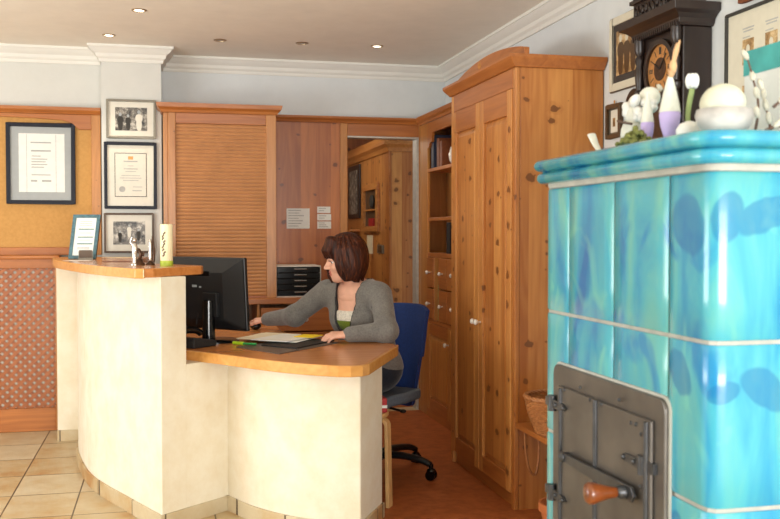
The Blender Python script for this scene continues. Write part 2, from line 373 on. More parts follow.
class MB:
    def __init__(s): s.v = []; s.f = []; s.mi = []; s.cur = 0; s.uv = {}
    def mat(s, i): s.cur = i; return s
    def add(s, vs, fs):
        o = len(s.v); s.v += [tuple(p) for p in vs]
        for f in fs: s.f.append(tuple(i+o for i in f)); s.mi.append(s.cur)
        return s
    def box(s, x0, x1, y0, y1, z0, z1, R=None, c=None):
        vs = [Vector((x, y, z)) for z in (z0, z1) for y in (y0, y1) for x in (x0, x1)]
        if R is not None:
            c = Vector(c); vs = [R @ (p-c)+c for p in vs]
        return s.add(vs, [(0, 2, 3, 1), (4, 5, 7, 6), (0, 1, 5, 4), (2, 6, 7, 3), (0, 4, 6, 2), (1, 3, 7, 5)])
    def obox(s, c, ax, ay, az, hx, hy, hz):
        """box with half sizes along given axes"""
        c = Vector(c); ax, ay, az = (Vector(a).normalized() for a in (ax, ay, az))
        vs = [c+ax*hx*i+ay*hy*j+az*hz*k for k in (-1, 1) for j in (-1, 1) for i in (-1, 1)]
        return s.add(vs, [(0, 2, 3, 1), (4, 5, 7, 6), (0, 1, 5, 4), (2, 6, 7, 3), (0, 4, 6, 2), (1, 3, 7, 5)])
    def prism(s, poly, z0, z1, o=None, ex=None, ey=None, ez=None):
        """extrude a 2D polygon; optional frame o + x*ex + y*ey + z*ez"""
        P = [(p[0], p[1]) for p in poly]
        A = sum(P[i][0]*P[(i+1) % len(P)][1]-P[(i+1) % len(P)][0]*P[i][1] for i in range(len(P)))
        if A < 0: P = P[::-1]
        n = len(P)
        def at(x, y, z):
            return Vector((x, y, z)) if o is None else Vector(o)+Vector(ex)*x+Vector(ey)*y+Vector(ez)*z
        vs = [at(x, y, z0) for x, y in P]+[at(x, y, z1) for x, y in P]
        fs = [tuple(range(n-1, -1, -1)), tuple(range(n, 2*n))]+[(i, (i+1) % n, (i+1) % n+n, i+n) for i in range(n)]
        return s.add(vs, fs)
    def tube(s, pts, r, n=8, cap=True, flat=None):
        P = [Vector(p) for p in pts]; rs = r if isinstance(r, (list, tuple)) else [r]*len(P)
        vs = []; up = None
        for i, p in enumerate(P):
            t = (P[min(i+1, len(P)-1)]-P[max(i-1, 0)])
            if t.length < 1e-9: t = Vector((0, 0, 1))
            t.normalize()
            if up is None:
                up = Vector((0, 0, 1)) if abs(t.z) < 0.9 else Vector((1, 0, 0))
            a = (up-t*up.dot(t)).normalized(); b = t.cross(a); up = a
            for k in range(n):
                an = 2*PI*k/n
                vs.append(p+(a*math.cos(an)*(flat or 1)+b*math.sin(an))*rs[i])
        fs = [(i*n+k, i*n+(k+1) % n, (i+1)*n+(k+1) % n, (i+1)*n+k) for i in range(len(P)-1) for k in range(n)]
        if cap: fs += [tuple(range(n-1, -1, -1)), tuple(range((len(P)-1)*n, len(P)*n))]
        return s.add(vs, fs)
    def lathe(s, prof, c=(0, 0, 0), axis=(0, 0, 1), n=20, cap=True, sx=1.0, sy=1.0):
        ax = Vector(axis).normalized(); q = Vector((0, 0, 1)).rotation_difference(ax); c = Vector(c)
        vs = []
        for r, z in prof:
            for k in range(n):
                a = 2*PI*k/n
                vs.append(c+q @ Vector((math.cos(a)*r*sx, math.sin(a)*r*sy, z)))
        m = len(prof)
        fs = [(i*n+k, i*n+(k+1) % n, (i+1)*n+(k+1) % n, (i+1)*n+k) for i in range(m-1) for k in range(n)]
        if cap: fs += [tuple(range(n-1, -1, -1)), tuple(range((m-1)*n, m*n))]
        return s.add(vs, fs)
    def ball(s, c, r, n=12, m=8, R=None):
        r = (r, r, r) if isinstance(r, (int, float)) else r; c = Vector(c); vs = []
        for i in range(m+1):
            th = PI*i/m
            for k in range(n):
                a = 2*PI*k/n
                p = Vector((r[0]*math.sin(th)*math.cos(a), r[1]*math.sin(th)*math.sin(a), -r[2]*math.cos(th)))
                if R is not None: p = R @ p
                vs.append(c+p)
        return s.add(vs, [(i*n+k, i*n+(k+1) % n, (i+1)*n+(k+1) % n, (i+1)*n+k) for i in range(m) for k in range(n)])
    def sweep(s, path, prof, closed=False):
        """mitred sweep of a closed profile [(out, z)] along a 2D path; out = to the right of travel"""
        P = [Vector(p[:2]) for p in path]; n = len(P); m = len(prof); vs = []
        for i, p in enumerate(P):
            a = (p-P[i-1]).normalized() if (i > 0 or closed) else None
            b = (P[(i+1) % n]-p).normalized() if (i < n-1 or closed) else None
            a = a or b; b = b or a
            na = Vector((a.y, -a.x)); nb = Vector((b.y, -b.x)); q = (na+nb).normalized(); k = max(0.35, q.dot(na))
            for d, z in prof: vs.append((p.x+q.x*d/k, p.y+q.y*d/k, z))
        fs = [(i*m+j, ((i+1) % n)*m+j, ((i+1) % n)*m+(j+1) % m, i*m+(j+1) % m) for i in range(n if closed else n-1) for j in range(m)]
        if not closed: fs += [tuple(range(m)), tuple(range(n*m-1, (n-1)*m-1, -1))]
        return s.add(vs, fs)
    def build(s, name, mats, parent=None, bevel=0.0, sm=False, seg=2, sub=0):
        me = bpy.data.meshes.new(name); me.from_pydata(s.v, [], s.f)
        if not isinstance(mats, (list, tuple)): mats = [mats]
        for m in mats: me.materials.append(m if not isinstance(m, str) else M[m])
        me.polygons.foreach_set('material_index', s.mi)
        bm = bmesh.new(); bm.from_mesh(me)
        if not s.uv: bmesh.ops.remove_doubles(bm, verts=bm.verts, dist=1e-5)
        bmesh.ops.recalc_face_normals(bm, faces=bm.faces); bm.to_mesh(me); bm.free()
        o = bpy.data.objects.new(name, me); COL.objects.link(o)
        if parent is not None:
            off = Vector(world_loc(parent))
            me.transform(Matrix.Translation(-off)); o.parent = parent
        if sm:
            me.polygons.foreach_set('use_smooth', [True]*len(me.polygons))
            try: me.set_sharp_from_angle(angle=math.radians(sm if isinstance(sm, (int, float)) and sm > 1 else 45))
            except Exception: pass
        if bevel:
            b = o.modifiers.new('bevel', 'BEVEL'); b.width = bevel; b.segments = seg; b.limit_method = 'ANGLE'; b.angle_limit = math.radians(40)
            b.harden_normals = False
        if sub:
            d = o.modifiers.new('sub', 'SUBSURF'); d.levels = sub; d.render_levels = sub
        return o

def world_loc(o):
    p = Vector((0, 0, 0))
    while o is not None: p = p+Vector(o.location); o = o.parent
    return p
def thing(name, label, cat, loc, group=None):
    o = bpy.data.objects.new(name, None); COL.objects.link(o); o.location = loc; o.empty_display_size = 0.05
    return tag(o, label, cat, group)
def tag(o, label, cat, group=None):
    o['label'] = label; o['category'] = cat
    if group: o['group'] = group
    return o
def struct(o): o['kind'] = 'structure'; return o
def copy_tree(o, parent=None):
    c = o.copy(); COL.objects.link(c)
    if parent is not None: c.parent = parent
    for ch in list(o.children): copy_tree(ch, c)
    return c

# ================================================================== the setting
XL, XR, YR, YB, YL, ZC = -3.6, 2.06, -2.6, 6.90, 6.75, 2.56
def sbox(name, mat, *b):
    m = MB()
    for q in b: m.box(*q)
    return struct(m.build(name, mat))

# counter outline: the curved public side, then the stub beside the lattice unit
CURVE = [Vector((p.x, p.y)) for p in smooth([(-0.52, 6.32), (-0.51, 6.05), (-0.497, 5.76), (-0.432, 5.36), (-0.345, 5.03), (-0.175, 4.64), (-0.02, 4.30)], 6)]
DESKW = [Vector((p.x, p.y)) for p in smooth([(0.285, 4.56), (0.40, 4.33), (0.55, 4.145), (0.695, 4.05)], 5)]+[Vector((0.815, 3.99))]

sbox('floor', M['floor_tile'], (XL, 2.2, YR, 6.95, -0.05, 0.0))
# the office floor behind the counter is linoleum, a thin sheet over the same slab
lino = [(-0.35, 6.80), (-0.33, 5.4), (-0.05, 4.72), (0.10, 4.45), (0.30, 4.60), (0.42, 4.40), (0.56, 4.20), (0.75, 4.10), (0.82, 4.06), (0.90, 4.08), (1.02, 3.2), (2.04, 3.2), (2.04, 6.80)]
struct(MB().prism(lino, 0.0, 0.003).build('floor', M['lino']))
sbox('ceiling', M['ceiling'], (XL, 2.2, YR, 7.05, ZC, ZC+0.06))
sbox('wall_right', M['wall_cool'], (XR, XR+0.12, YR, 7.02, 0, ZC))
sbox('wall_back', M['wall_cool'], (-0.05, 1.30, YB, YB+0.06, 0, ZC), (1.84, XR, YB, YB+0.06, 0, ZC), (1.30, 1.84, YB, YB+0.06, 2.03, ZC))
sbox('wall_back_left', M['wall_white'], (XL, -0.40, YL, YL+0.2, 0, ZC))
sbox('wall_column', M['wall_white'], (-0.405, -0.018, 6.60, 6.95, 0, ZC))
# outer walls with the windows that light the room
sbox('wall_left', M['wall_white'], (XL-0.12, XL, YR, 1.6, 0, ZC), (XL-0.12, XL, 4.8, YL+0.2, 0, ZC), (XL-0.12, XL, 1.6, 4.8, 0, 0.5), (XL-0.12, XL, 1.6, 4.8, 2.4, ZC))
sbox('wall_rear', M['wall_white'], (XL-0.12, -0.8, YR-0.12, YR, 0, ZC), (2.0, 2.18, YR-0.12, YR, 0, ZC), (-0.8, 2.0, YR-0.12, YR, 0, 0.5), (-0.8, 2.0, YR-0.12, YR, 2.4, ZC))
for i, (ax, a0, a1, c) in enumerate((('y', 1.6, 4.8, XL-0.06), ('x', -0.8, 2.0, YR-0.06))):
    m = MB()
    for k in range(4):
        t = a0+(a1-a0)*k/3
        q = (t-0.03, t+0.03); d = (c-0.03, c+0.03)
        m.box(*((d+q) if ax == 'y' else (q+d)), 0.5, 2.4)
    for z in (0.5, 2.34):
        q = (a0, a1); d = (c-0.03, c+0.03); m.box(*((d+q) if ax == 'y' else (q+d)), z, z+0.06)
    struct(m.build('window_%d' % (i+1), M['mould']))

# plaster cornice round the room
CP = [(0, ZC), (0, ZC-0.105), (0.012, ZC-0.105), (0.016, ZC-0.085), (0.03, ZC-0.072), (0.036, ZC-0.052), (0.055, ZC-0.04), (0.075, ZC-0.018), (0.082, ZC-0.016), (0.082, ZC)]
def mould(name, path): return struct(MB().sweep(path, CP).build(name, M['mould'], sm=30))
mould('trim_1', [(XL, YL), (-0.405, YL), (-0.405, 6.60), (-0.018, 6.60), (-0.018, YB), (XR, YB), (XR, YR)])

# lining of the doorway and the room beyond it
o = MB().box(1.822, 1.84, 6.84, 6.95, 0, 2.02).box(1.30, 1.84, 6.84, 6.95, 2.018, 2.03).build('door_1', M['grey_jamb']); struct(o)
sbox('wall_far', M['panel_z'], (0.2, 3.2, 10.4, 10.5, 0, 2.5))
sbox('wall_far_side', M['panel_z'], (3.2, 3.3, 7.02, 10.5, 0, 2.5))
sbox('wall_far_left', M['wall_white'], (0.1, 0.2, 7.02, 10.5, 0, 2.5))
sbox('floor_beyond', M['lino'], (0.2, 3.2, 6.95, 10.4, -0.05, 0.0))
sbox('ceiling_beyond', M['ceiling'], (0.2, 3.2, 7.05, 10.4, 2.5, 2.56))
d = bpy.data.lights.new('fill_beyond', 'POINT'); d.energy = 13; d.color = (1.0, 0.90, 0.76); d.shadow_soft_size = 0.15  # unseen fill light added to brighten the room beyond, no fixture
lo = bpy.data.objects.new('fill_beyond', d); COL.objects.link(lo); lo.location = (0.9, 8.2, 2.2)

# ================================================================== reception counter (curved wall, desk wall, two wooden tops)
t = thing('reception_counter', 'cream plastered curved reception counter with a lower wooden desk at its right', 'counter', (0.1, 4.8, 0))
inner = offset(CURVE, -0.132); inner[-1] = Vector((0.092, 4.3955))
# travelling from the back to the front the staff side is on the left
body = MB().prism([tuple(p) for p in CURVE]+[tuple(p) for p in inner[::-1]], 0, 1.125)
body.prism([(-0.67, 6.32), (-0.50, 6.32), (-0.45, 6.58), (-0.67, 6.58)], 0, 1.125)
body.build('curved_wall', 'counter', t, bevel=0.004)
dw = MB()
pi_ = offset(DESKW, -0.12)
dw.prism([tuple(p) for p in DESKW]+[(0.975, 4.27), (0.885, 4.32), (0.775, 4.12)]+[tuple(p) for p in pi_[:-1][::-1]], 0, 0.725)
dw.prism([(0.088, 4.392), (0.285, 4.56), (0.35, 4.60), (0.26, 4.70), (0.05, 4.53)], 0, 0.725)
dw.build('desk_wall', 'counter', t, bevel=0.006)
# stone skirting
def ribbon(m, pts, d0, d1, z0, z1):
    a = offset(pts, d0); b = offset(pts, d1)
    m.prism([tuple(p) for p in a]+[tuple(p) for p in b[::-1]], z0, z1)
sk = MB()
ribbon(sk, CURVE+[Vector((0.285, 4.56))], 0.0, 0.011, 0.0, 0.07)
ribbon(sk, DESKW+[Vector((0.975, 4.27))], 0.0, 0.011, 0.0, 0.07)
sk.box(-0.672, -0.51, 6.308, 6.32, 0, 0.07)
sk.build('skirting', M['floor_tile'], t, bevel=0.002)
# upper top: wide public shelf running back to the column
front = [Vector((p.x, p.y)) for p in smooth([(-0.690, 6.44), (-0.664, 6.2), (-0.60, 5.72), (-0.47, 5.20), (-0.31, 4.70), (-0.135, 4.30)], 6)]
upper = [tuple(p) for p in front]+[(-0.120, 4.272), (-0.085, 4.262), (-0.05, 4.272), (0.165, 4.55), (0.176, 4.60), (0.165, 4.66)]
upper += [(p.x, p.y) for p in smooth([(0.10, 4.74), (-0.06, 5.0), (-0.15, 5.5), (-0.14, 6.0), (-0.1, 6.44)], 5)]
MB().prism(upper, 1.125, 1.165).build('upper_top', 'top', t, bevel=0.006)
ed = MB(); ribbon(ed, front+[Vector((-0.120, 4.272)), Vector((-0.085, 4.262))], -0.0005, 0.014, 1.122, 1.166)
ed.build('edge_band', 'edge', t, bevel=0.004)
lip = [Vector((p.x, p.y)) for p in smooth([(0.09, 4.56), (0.262, 4.345), (0.43, 4.115), (0.555, 3.98), (0.665, 3.892)], 6)]
arc = [Vector((0.70, 3.870)), Vector((0.745, 3.855)), Vector((0.79, 3.862)), Vector((0.822, 3.895))]
rt_ = [Vector((1.085, 4.47)), Vector((1.105, 4.535)), Vector((1.10, 4.60)), Vector((1.07, 4.66))]
desk = lip+arc+rt_+[Vector(q) for q in ((0.97, 4.74), (0.80, 4.87), (0.68, 5.08), (0.64, 5.32), (0.64, 5.68), (-0.20, 5.68))]
desk += [p for p in offset(CURVE, -0.135) if p.y < 5.62][:-1]
MB().prism([tuple(p) for p in desk], 0.725, 0.77).build('desk_top', 'top', t, bevel=0.007)
ed = MB(); ribbon(ed, lip+arc+rt_[:2], -0.0005, 0.012, 0.723, 0.771); ed.build('edge_band', 'edge', t, bevel=0.004)

# ================================================================== wardrobe on the right
def bx(name, mat, parent, *b, bevel=0.003):
    m = MB()
    for q in b: m.box(*q)
    return m.build(name, mat, parent, bevel=bevel)
W = thing('wardrobe', 'tall two-door pine wardrobe with arched pediment and white knobs', 'wardrobe', (1.83, 4.73, 0))
bx('carcass', 'pine_z', W, (1.63, 2.055, 4.225, 4.25, 0.0, 2.10), (1.63, 2.055, 5.225, 5.25, 0.0, 2.10), (2.035, 2.055, 4.25, 5.225, 0, 2.10), (1.63, 2.035, 4.25, 5.225, 2.07, 2.10), (1.63, 2.035, 4.25, 5.225, 0.07, 0.10))
bx('face_post', 'pine_z', W, (1.605, 1.63, 4.222, 4.262, 0.0, 2.10), bevel=0.006)
bx('face_post', 'pine_z', W, (1.605, 1.63, 5.205, 5.25, 0.0, 2.10), bevel=0.006)
bx('top_rail', 'oak_y', W, (1.605, 1.63, 4.262, 5.205, 2.005, 2.10))
bx('plinth', 'oak_y', W, (1.625, 1.65, 4.262, 5.205, 0.0, 0.07))
def panel_door(name, parent, xf, y0, y1, z0, z1, th, stile, rail, ms, mr, mp, knob=None, knob_z=None, toprail=None):
    """door facing -X: stiles, rails, bevelled raised panel, knob"""
    tr = toprail or rail
    d = MB().box(xf, xf+th, y0, y0+stile, z0, z1).box(xf, xf+th, y1-stile, y1, z0, z1).box(xf+th*0.75, xf+th, y0+stile*0.5, y1-stile*0.5, z0+0.005, z1-0.005).build(name, ms, parent, bevel=0.004)
    MB().box(xf, xf+th, y0+stile, y1-stile, z0, z0+rail).build('rail', mr, d, bevel=0.003)
    MB().box(xf, xf+th, y0+stile, y1-stile, z1-tr, z1).build('rail', mr, d, bevel=0.003)
    p = MB()
    a0, a1, b0, b1 = y0+stile, y1-stile, z0+rail, z1-tr
    e = 0.030; xb = xf+0.016; xp = xf+0.005
    vs = [(xb, a0, b0), (xb, a1, b0), (xb, a1, b1), (xb, a0, b1), (xp, a0+e, b0+e), (xp, a1-e, b0+e), (xp, a1-e, b1-e), (xp, a0+e, b1-e)]
    p.add(vs, [(4, 5, 6, 7), (0, 1, 5, 4), (1, 2, 6, 5), (2, 3, 7, 6), (3, 0, 4, 7)])
    p.box(xb, xf+th*0.9, a0, a1, b0, b1)
    p.build('panel', mp, d)
    if knob is not None:
        knob_on(d, (xf, knob, knob_z))
    return d
KP = [(0.006, 0.0), (0.006, 0.012), (0.011, 0.016), (0.0155, 0.024), (0.0155, 0.030), (0.010, 0.036), (0.002, 0.038)]
def knob_on(parent, p, s=1.0):
    k = MB().lathe([(r*s, z*s) for r, z in KP], p, (-1, 0, 0), 14).build('knob', 'ceramic', parent, sm=60); k['label'] = 'white ceramic knob'; return k
panel_door('door', W, 1.60, 4.738, 5.203, 0.075, 2.003, 0.026, 0.062, 0.085, 'pine_z', 'oak_y', 'pine_z', 4.765, 0.855, 0.12)
panel_door('door', W, 1.60, 4.264, 4.734, 0.075, 2.003, 0.026, 0.062, 0.085, 'pine_z', 'oak_y', 'pine_z', 4.708, 0.855, 0.12)
CR = [(0, 2.10), (0.008, 2.10), (0.014, 2.108), (0.034, 2.132), (0.040, 2.142), (0.040, 2.156), (0, 2.156)]
MB().sweep([(2.055, 4.222), (1.605, 4.222), (1.605, 5.252), (2.055, 5.252)][::-1], CR).box(1.606, 2.055, 4.223, 5.251, 2.10, 2.152).build('cornice', 'oak_y', W, bevel=0.002)
pd = [(4.20, 2.15)]
for k in range(0, 21):
    y = 4.20+1.06*k/20; pd.append((y, 2.190+0.055*math.sin(PI*k/20)**0.8))
pd += [(5.26, 2.15)]
ped = MB().prism(pd, 0, 0.026, (1.64, 0, 0), (0, 1, 0), (0, 0, 1), (1, 0, 0)).build('pediment', 'oak_y', W, bevel=0.003)
dm = MB().add([(1.628, 4.85, 2.207), (1.64, 4.825, 2.207), (1.64, 4.85, 2.238), (1.64, 4.875, 2.207), (1.64, 4.85, 2.176)], [(0, 1, 2), (0, 2, 3), (0, 3, 4), (0, 4, 1), (1, 2, 3, 4)]).build('diamond_ornament', 'oak_z', ped)

# ================================================================== narrow shelf unit beside it
B = thing('shelf_unit', 'built-in honey pine shelf unit with small drawers, left of the wardrobe', 'shelf unit', (1.95, 6.03, 0))
SX, S0, S1 = 1.84, 5.31, 6.80
bx('carcass', 'oak_z', B, (SX+0.01, 2.05, S1-0.03, S1, 0, 2.11), (SX+0.01, 2.05, S0, S0+0.03, 0, 2.11), (2.03, 2.05, S0, S1, 0, 2.11), (SX+0.01, 2.03, S0, S1, 2.08, 2.11), (SX+0.01, 2.03, 5.62, 5.65, 0.05, 2.08))
bx('stile', 'oak_z', B, (SX, SX+0.02, 6.60, S1, 0.0, 2.11)); bx('stile', 'oak_z', B, (SX, SX+0.02, 5.60, 5.72, 0.0, 2.11))
bx('shelf', 'oak_y', B, (SX+0.005, 2.03, 5.72, 6.62, 1.755, 1.78)); bx('shelf', 'oak_y', B, (SX+0.005, 2.03, 5.72, 6.62, 1.405, 1.43)); bx('shelf', 'oak_y', B, (SX+0.005, 2.03, 5.72, 6.62, 1.15, 1.18))
vl = [(6.60, 2.11), (6.60, 1.93), (6.57, 1.93), (6.55, 1.96), (6.50, 1.965), (6.49, 2.0)]+[(y, 2.03) for y in (6.47, 6.2, 5.85)]+[(5.83, 2.0), (5.82, 1.965), (5.77, 1.96), (5.75, 1.93), (5.72, 1.93), (5.72, 2.11)]
MB().prism(vl, 0, 0.02, (SX, 0, 0), (0, 1, 0), (0, 0, 1), (1, 0, 0)).build('scalloped_valance', 'oak_y', B, bevel=0.002)
bx('rail', 'oak_y', B, (SX, SX+0.02, 5.72, 6.60, 0.68, 0.705)); bx('rail', 'oak_y', B, (SX, SX+0.02, 5.72, 6.60, 0.0, 0.06)); bx('rail', 'oak_y', B, (SX+0.02, 2.03, 5.72, 6.60, 0.685, 0.70))
bx('divider', 'oak_z', B, (SX, 2.03, 6.405, 6.42, 0.705, 1.15)); bx('divider', 'oak_z', B, (SX, 2.03, 6.30, 6.315, 0.705, 1.15))
def drawer(y0, y1, z0, z1):
    d = bx('drawer', 'oak_y', B, (SX-0.006, SX+0.014, y0, y1, z0, z1), (SX+0.014, 2.0, y0+0.01, y1-0.01, z0+0.01, z1-0.02))
    knob_on(d, (SX-0.006, (y0+y1)/2, (z0+z1)/2), 0.9)
for z0, z1 in ((0.935, 1.145), (0.71, 0.925)):
    drawer(6.425, 6.597, z0, z1); drawer(6.10, 6.297, z0, z1); drawer(5.76, 6.095, z0, z1)
panel_door('door', B, SX-0.004, 6.02, 6.597, 0.062, 0.678, 0.024, 0.07, 0.08, 'oak_z', 'oak_y', 'oak_z', 6.06, 0.57)
panel_door('door', B, SX-0.004, 5.73, 6.015, 0.062, 0.678, 0.024, 0.06, 0.08, 'oak_z', 'oak_y', 'oak_z')
CB = [(0, 2.11), (0.010, 2.11), (0.016, 2.125), (0.030, 2.14), (0.036, 2.165), (0, 2.165)]
MB().sweep([(SX, 6.81), (SX, 5.312)], CB).build('cornice', 'oak_y', B)
def book(name, mat, label, y0, y1, z0, h, dep=0.15, x0=1.86, tilt=0.0, group=None):
    R = Matrix.Rotation(tilt, 3, 'X'); c = (x0, (y0+y1)/2, z0)
    b = MB(); b.box(x0, x0+dep, y0, y0+0.004, z0, z0+h, R, c); b.box(x0, x0+dep, y1-0.004, y1, z0, z0+h, R, c); b.box(x0-0.003, x0+0.002, y0, y1, z0, z0+h, R, c)
    o = b.build(name, mat, bevel=0.0015); tag(o, label, 'book', group)
    MB().box(x0+0.003, x0+dep-0.004, y0+0.004, y1-0.004, z0+0.004, z0+h-0.006, R, c).build('page_block', 'cream_paper', o)
    return o
book('ring_binder', 'book_blue', 'dark blue binder standing at the left end of the top shelf niche', 6.50, 6.56, 1.7815, 0.235)
book('book', 'book_brown', 'tall brown leather book beside the dark blue binder on the top shelf', 6.36, 6.42, 1.781, 0.20)
book('book', 'book_brown', 'shorter brown book at the right of the tall one on the top shelf', 6.29, 6.345, 1.781, 0.175)
o = MB().lathe([(0.03, 0), (0.045, 0.02), (0.052, 0.06), (0.04, 0.11), (0.022, 0.13), (0.026, 0.15)], (1.90, 6.10, 1.781), n=18).build('vase', 'ceramic', sm=60)
tag(o, 'small pale vase standing at the right of the books on the top shelf', 'vase')
book('ring_binder', 'black_matt', 'black binder standing on the lower open shelf of the shelf unit', 6.10, 6.18, 1.181, 0.21)
book('booklet', 'white_bind', 'white booklet standing in the slot between the small drawers', 6.33, 6.35, 0.707, 0.36, dep=0.12)
book('booklet', 'stem_green', 'green booklet standing in the slot between the small drawers', 6.365, 6.385, 0.707, 0.25, dep=0.12)

# ================================================================== panelling and door frame on the back wall
P_ = MB(); P_.box(0.70, 1.245, 6.85, 6.898, 0, 2.12)
o = P_.build('wall_panel', 'panel_z'); tag(o, 'knotty pine wall panel with notices pinned to it, left of the doorway', 'panel')
o = thing('door_frame', 'pine door frame around the open doorway at the back', 'door frame', (1.57, 6.85, 0))
bx('post', 'oak_z', o, (1.246, 1.30, 6.835, 6.898, 0, 2.12)); bx('post', 'oak_z', o, (1.84, 1.868, 6.835, 6.898, 0, 2.12))
bx('lintel', 'oak_x', o, (1.30, 1.84, 6.84, 6.898, 2.03, 2.12))
o = MB().sweep([(0.70, 6.84), (1.835, 6.84)], [(0, 2.12), (0.012, 2.12), (0.018, 2.135), (0.034, 2.15), (0.038, 2.165), (-0.05, 2.165), (-0.05, 2.12)]).build('cornice_strip', 'oak_x')
struct(o); o.name = 'trim_2'
def notice(name, x0, x1, z0, z1, label, lines=6, y=6.848, group=None):
    m = MB(); m.box(x0, x1, y-0.002, y, z0, z1)
    m.mat(1)
    for k in range(lines):
        z = z1-(z1-z0)*(k+0.8)/(lines+0.8); L = random.uniform(0.5, 0.95)
        m.box(x0+0.012, x0+0.012+(x1-x0-0.024)*L, y-0.0026, y-0.0019, z-0.003, z+0.003)
    o = m.build(name, ['paper', 'ink']); return tag(o, label, 'notice', group)
notice('notice_sheet', 0.855, 1.022, 1.352, 1.498, 'wide white notice pinned to the wooden panel, left of the two narrow slips', 7)
notice('notice_slip', 1.078, 1.175, 1.466, 1.512, 'topmost narrow white slip at the right on the wooden panel', 2)
notice('notice_slip', 1.078, 1.180, 1.412, 1.458, 'middle one of the three narrow white slips on the wooden panel', 2)
notice('notice_slip', 1.078, 1.180, 1.352, 1.404, 'lowest of the three narrow white slips on the wooden panel', 3)

# ================================================================== tambour cabinet and base cabinets
T = thing('tambour_cabinet', 'tall pine cabinet with a closed slatted roller shutter, right of the white column', 'cabinet', (0.37, 6.65, 0.88))
bx('carcass', 'oak_z', T, (0.022, 0.072, 6.44, 6.47, 0.88, 2.115), (0.668, 0.735, 6.44, 6.47, 0.88, 2.115), (-0.008, 0.022, 6.455, 6.89, 0.88, 2.115), (0.715, 0.735, 6.47, 6.84, 0.88, 2.115), (0.022, 0.715, 6.47, 6.84, 2.09, 2.115), (0.022, 0.715, 6.82, 6.84, 0.88, 2.09))
bx('top_rail', 'oak_x', T, (0.072, 0.668, 6.443, 6.468, 2.045, 2.115))
sl = MB(); n = 47; z0 = 0.895; hz = (2.045-z0)/n
for k in range(n):
    z = z0+k*hz
    pr = [(0, 0.001), (0.005, 0.0025), (0.0085, hz*0.5), (0.005, hz-0.0025), (0, hz-0.001)]
    sl.prism(pr, 0, 0.596, (0.072, 6.462, z), (0, -1, 0), (0, 0, 1), (1, 0, 0))
sl.box(0.072, 0.668, 6.462, 6.466, z0, 2.045)
sl.build('roller_shutter', 'tambour', T)
bx('bottom_rail', 'oak_x', T, (0.072, 0.668, 6.444, 6.468, 0.88, 0.895))
MB().sweep([(0.735, 6.84), (0.735, 6.44), (-0.012, 6.44), (-0.012, 6.60)][::-1], [(0, 2.115), (0.008, 2.115), (0.014, 2.13), (0.034, 2.148), (0.04, 2.175), (0, 2.175)]).box(-0.011, 0.734, 6.441, 6.84, 2.115, 2.17).build('cornice', 'oak_x', T)
K = thing('base_cabinet', 'low pine office cabinet along the back wall under the drawer tower', 'cabinet', (0.6, 6.6, 0))
bx('carcass', 'oak_z', K, (-0.01, 0.01, 6.42, 6.84, 0, 0.84), (1.215, 1.235, 6.42, 6.84, 0, 0.84), (0.01, 1.215, 6.82, 6.84, 0, 0.84), (0.60, 0.62, 6.42, 6.82, 0, 0.84), (0.01, 1.215, 6.46, 6.82, 0.60, 0.615), (0.01, 1.215, 6.44, 6.82, 0.0, 0.08))
bx('worktop', 'oak_x', K, (-0.012, 1.24, 6.40, 6.845, 0.84, 0.88), bevel=0.005)
def kdoor(nm, x0, x1, z0, z1):
    d = bx(nm, 'oak_x' if nm == 'drawer' else 'oak_z', K, (x0, x1, 6.40, 6.42, z0, z1)); k = MB().lathe(KP, ((x0+x1)/2, 6.40, (z0+z1)/2), (0, -1, 0), 12).build('knob', 'ceramic', d, sm=60)
kdoor('drawer', 0.625, 1.23, 0.655, 0.815); kdoor('drawer', 0.625, 1.23, 0.46, 0.645)
kdoor('door', 0.625, 1.23, 0.09, 0.45); kdoor('door', 0.0, 0.595, 0.09, 0.60)
D = thing('drawer_tower', 'black desktop drawer box with five drawers on the office cabinet', 'drawer box', (0.89, 6.56, 0.88))
bx('housing', 'grey_back', D, (0.7365, 0.74, 6.47, 6.80, 0.88, 1.095), (1.04, 1.045, 6.47, 6.80, 0.88, 1.095), (0.7365, 1.045, 6.47, 6.80, 1.088, 1.096), (0.7365, 1.045, 6.47, 6.80, 0.8805, 0.888), (0.7365, 1.045, 6.79, 6.80, 0.88, 1.095), bevel=0.002)
for k in range(5):
    z = 0.890+k*0.0395
    d = bx('drawer', 'black_gloss', D, (0.742, 1.038, 6.475, 6.78, z, z+0.037), bevel=0.003)
    h = bx('handle', 'chrome', d, (0.86, 0.945, 6.462, 6.475, z+0.022, z+0.029), bevel=0.002)
    if k == 0: bx('label_strip', 'red_label', d, (0.975, 1.02, 6.473, 6.4755, z+0.012, z+0.026), bevel=0)

# ================================================================== lattice unit, cork board niche
L = thing('lattice_cover', 'low wooden cabinet front with diagonal lattice under the framed certificate', 'radiator cover', (-1.2, 6.70, 0))
bx('top_rail', 'oak_x', L, (-1.73, -0.715, 6.665, 6.70, 1.085, 1.15), bevel=0.004)
bx('base_board', 'oak_x', L, (-1.73, -0.715, 6.665, 6.70, 0.0, 0.155), bevel=0.004)
bx('post', 'oak_z', L, (-0.715, -0.695, 6.66, 6.74, 0.0, 1.15))
bx('post', 'oak_z', L, (-1.75, -1.73, 6.66, 6.74, 0, 1.15))
bx('ledge', 'oak_x', L, (-1.76, -0.685, 6.63, 6.748, 1.15, 1.172), bevel=0.005)
bx('backing', 'grey_back', L, (-1.73, -0.715, 6.699, 6.705, 0.15, 1.09), bevel=0)
la = MB(); x0, x1, z0, z1 = -1.735, -0.712, 0.15, 1.09; pitch = 0.0568; hw = 0.0108
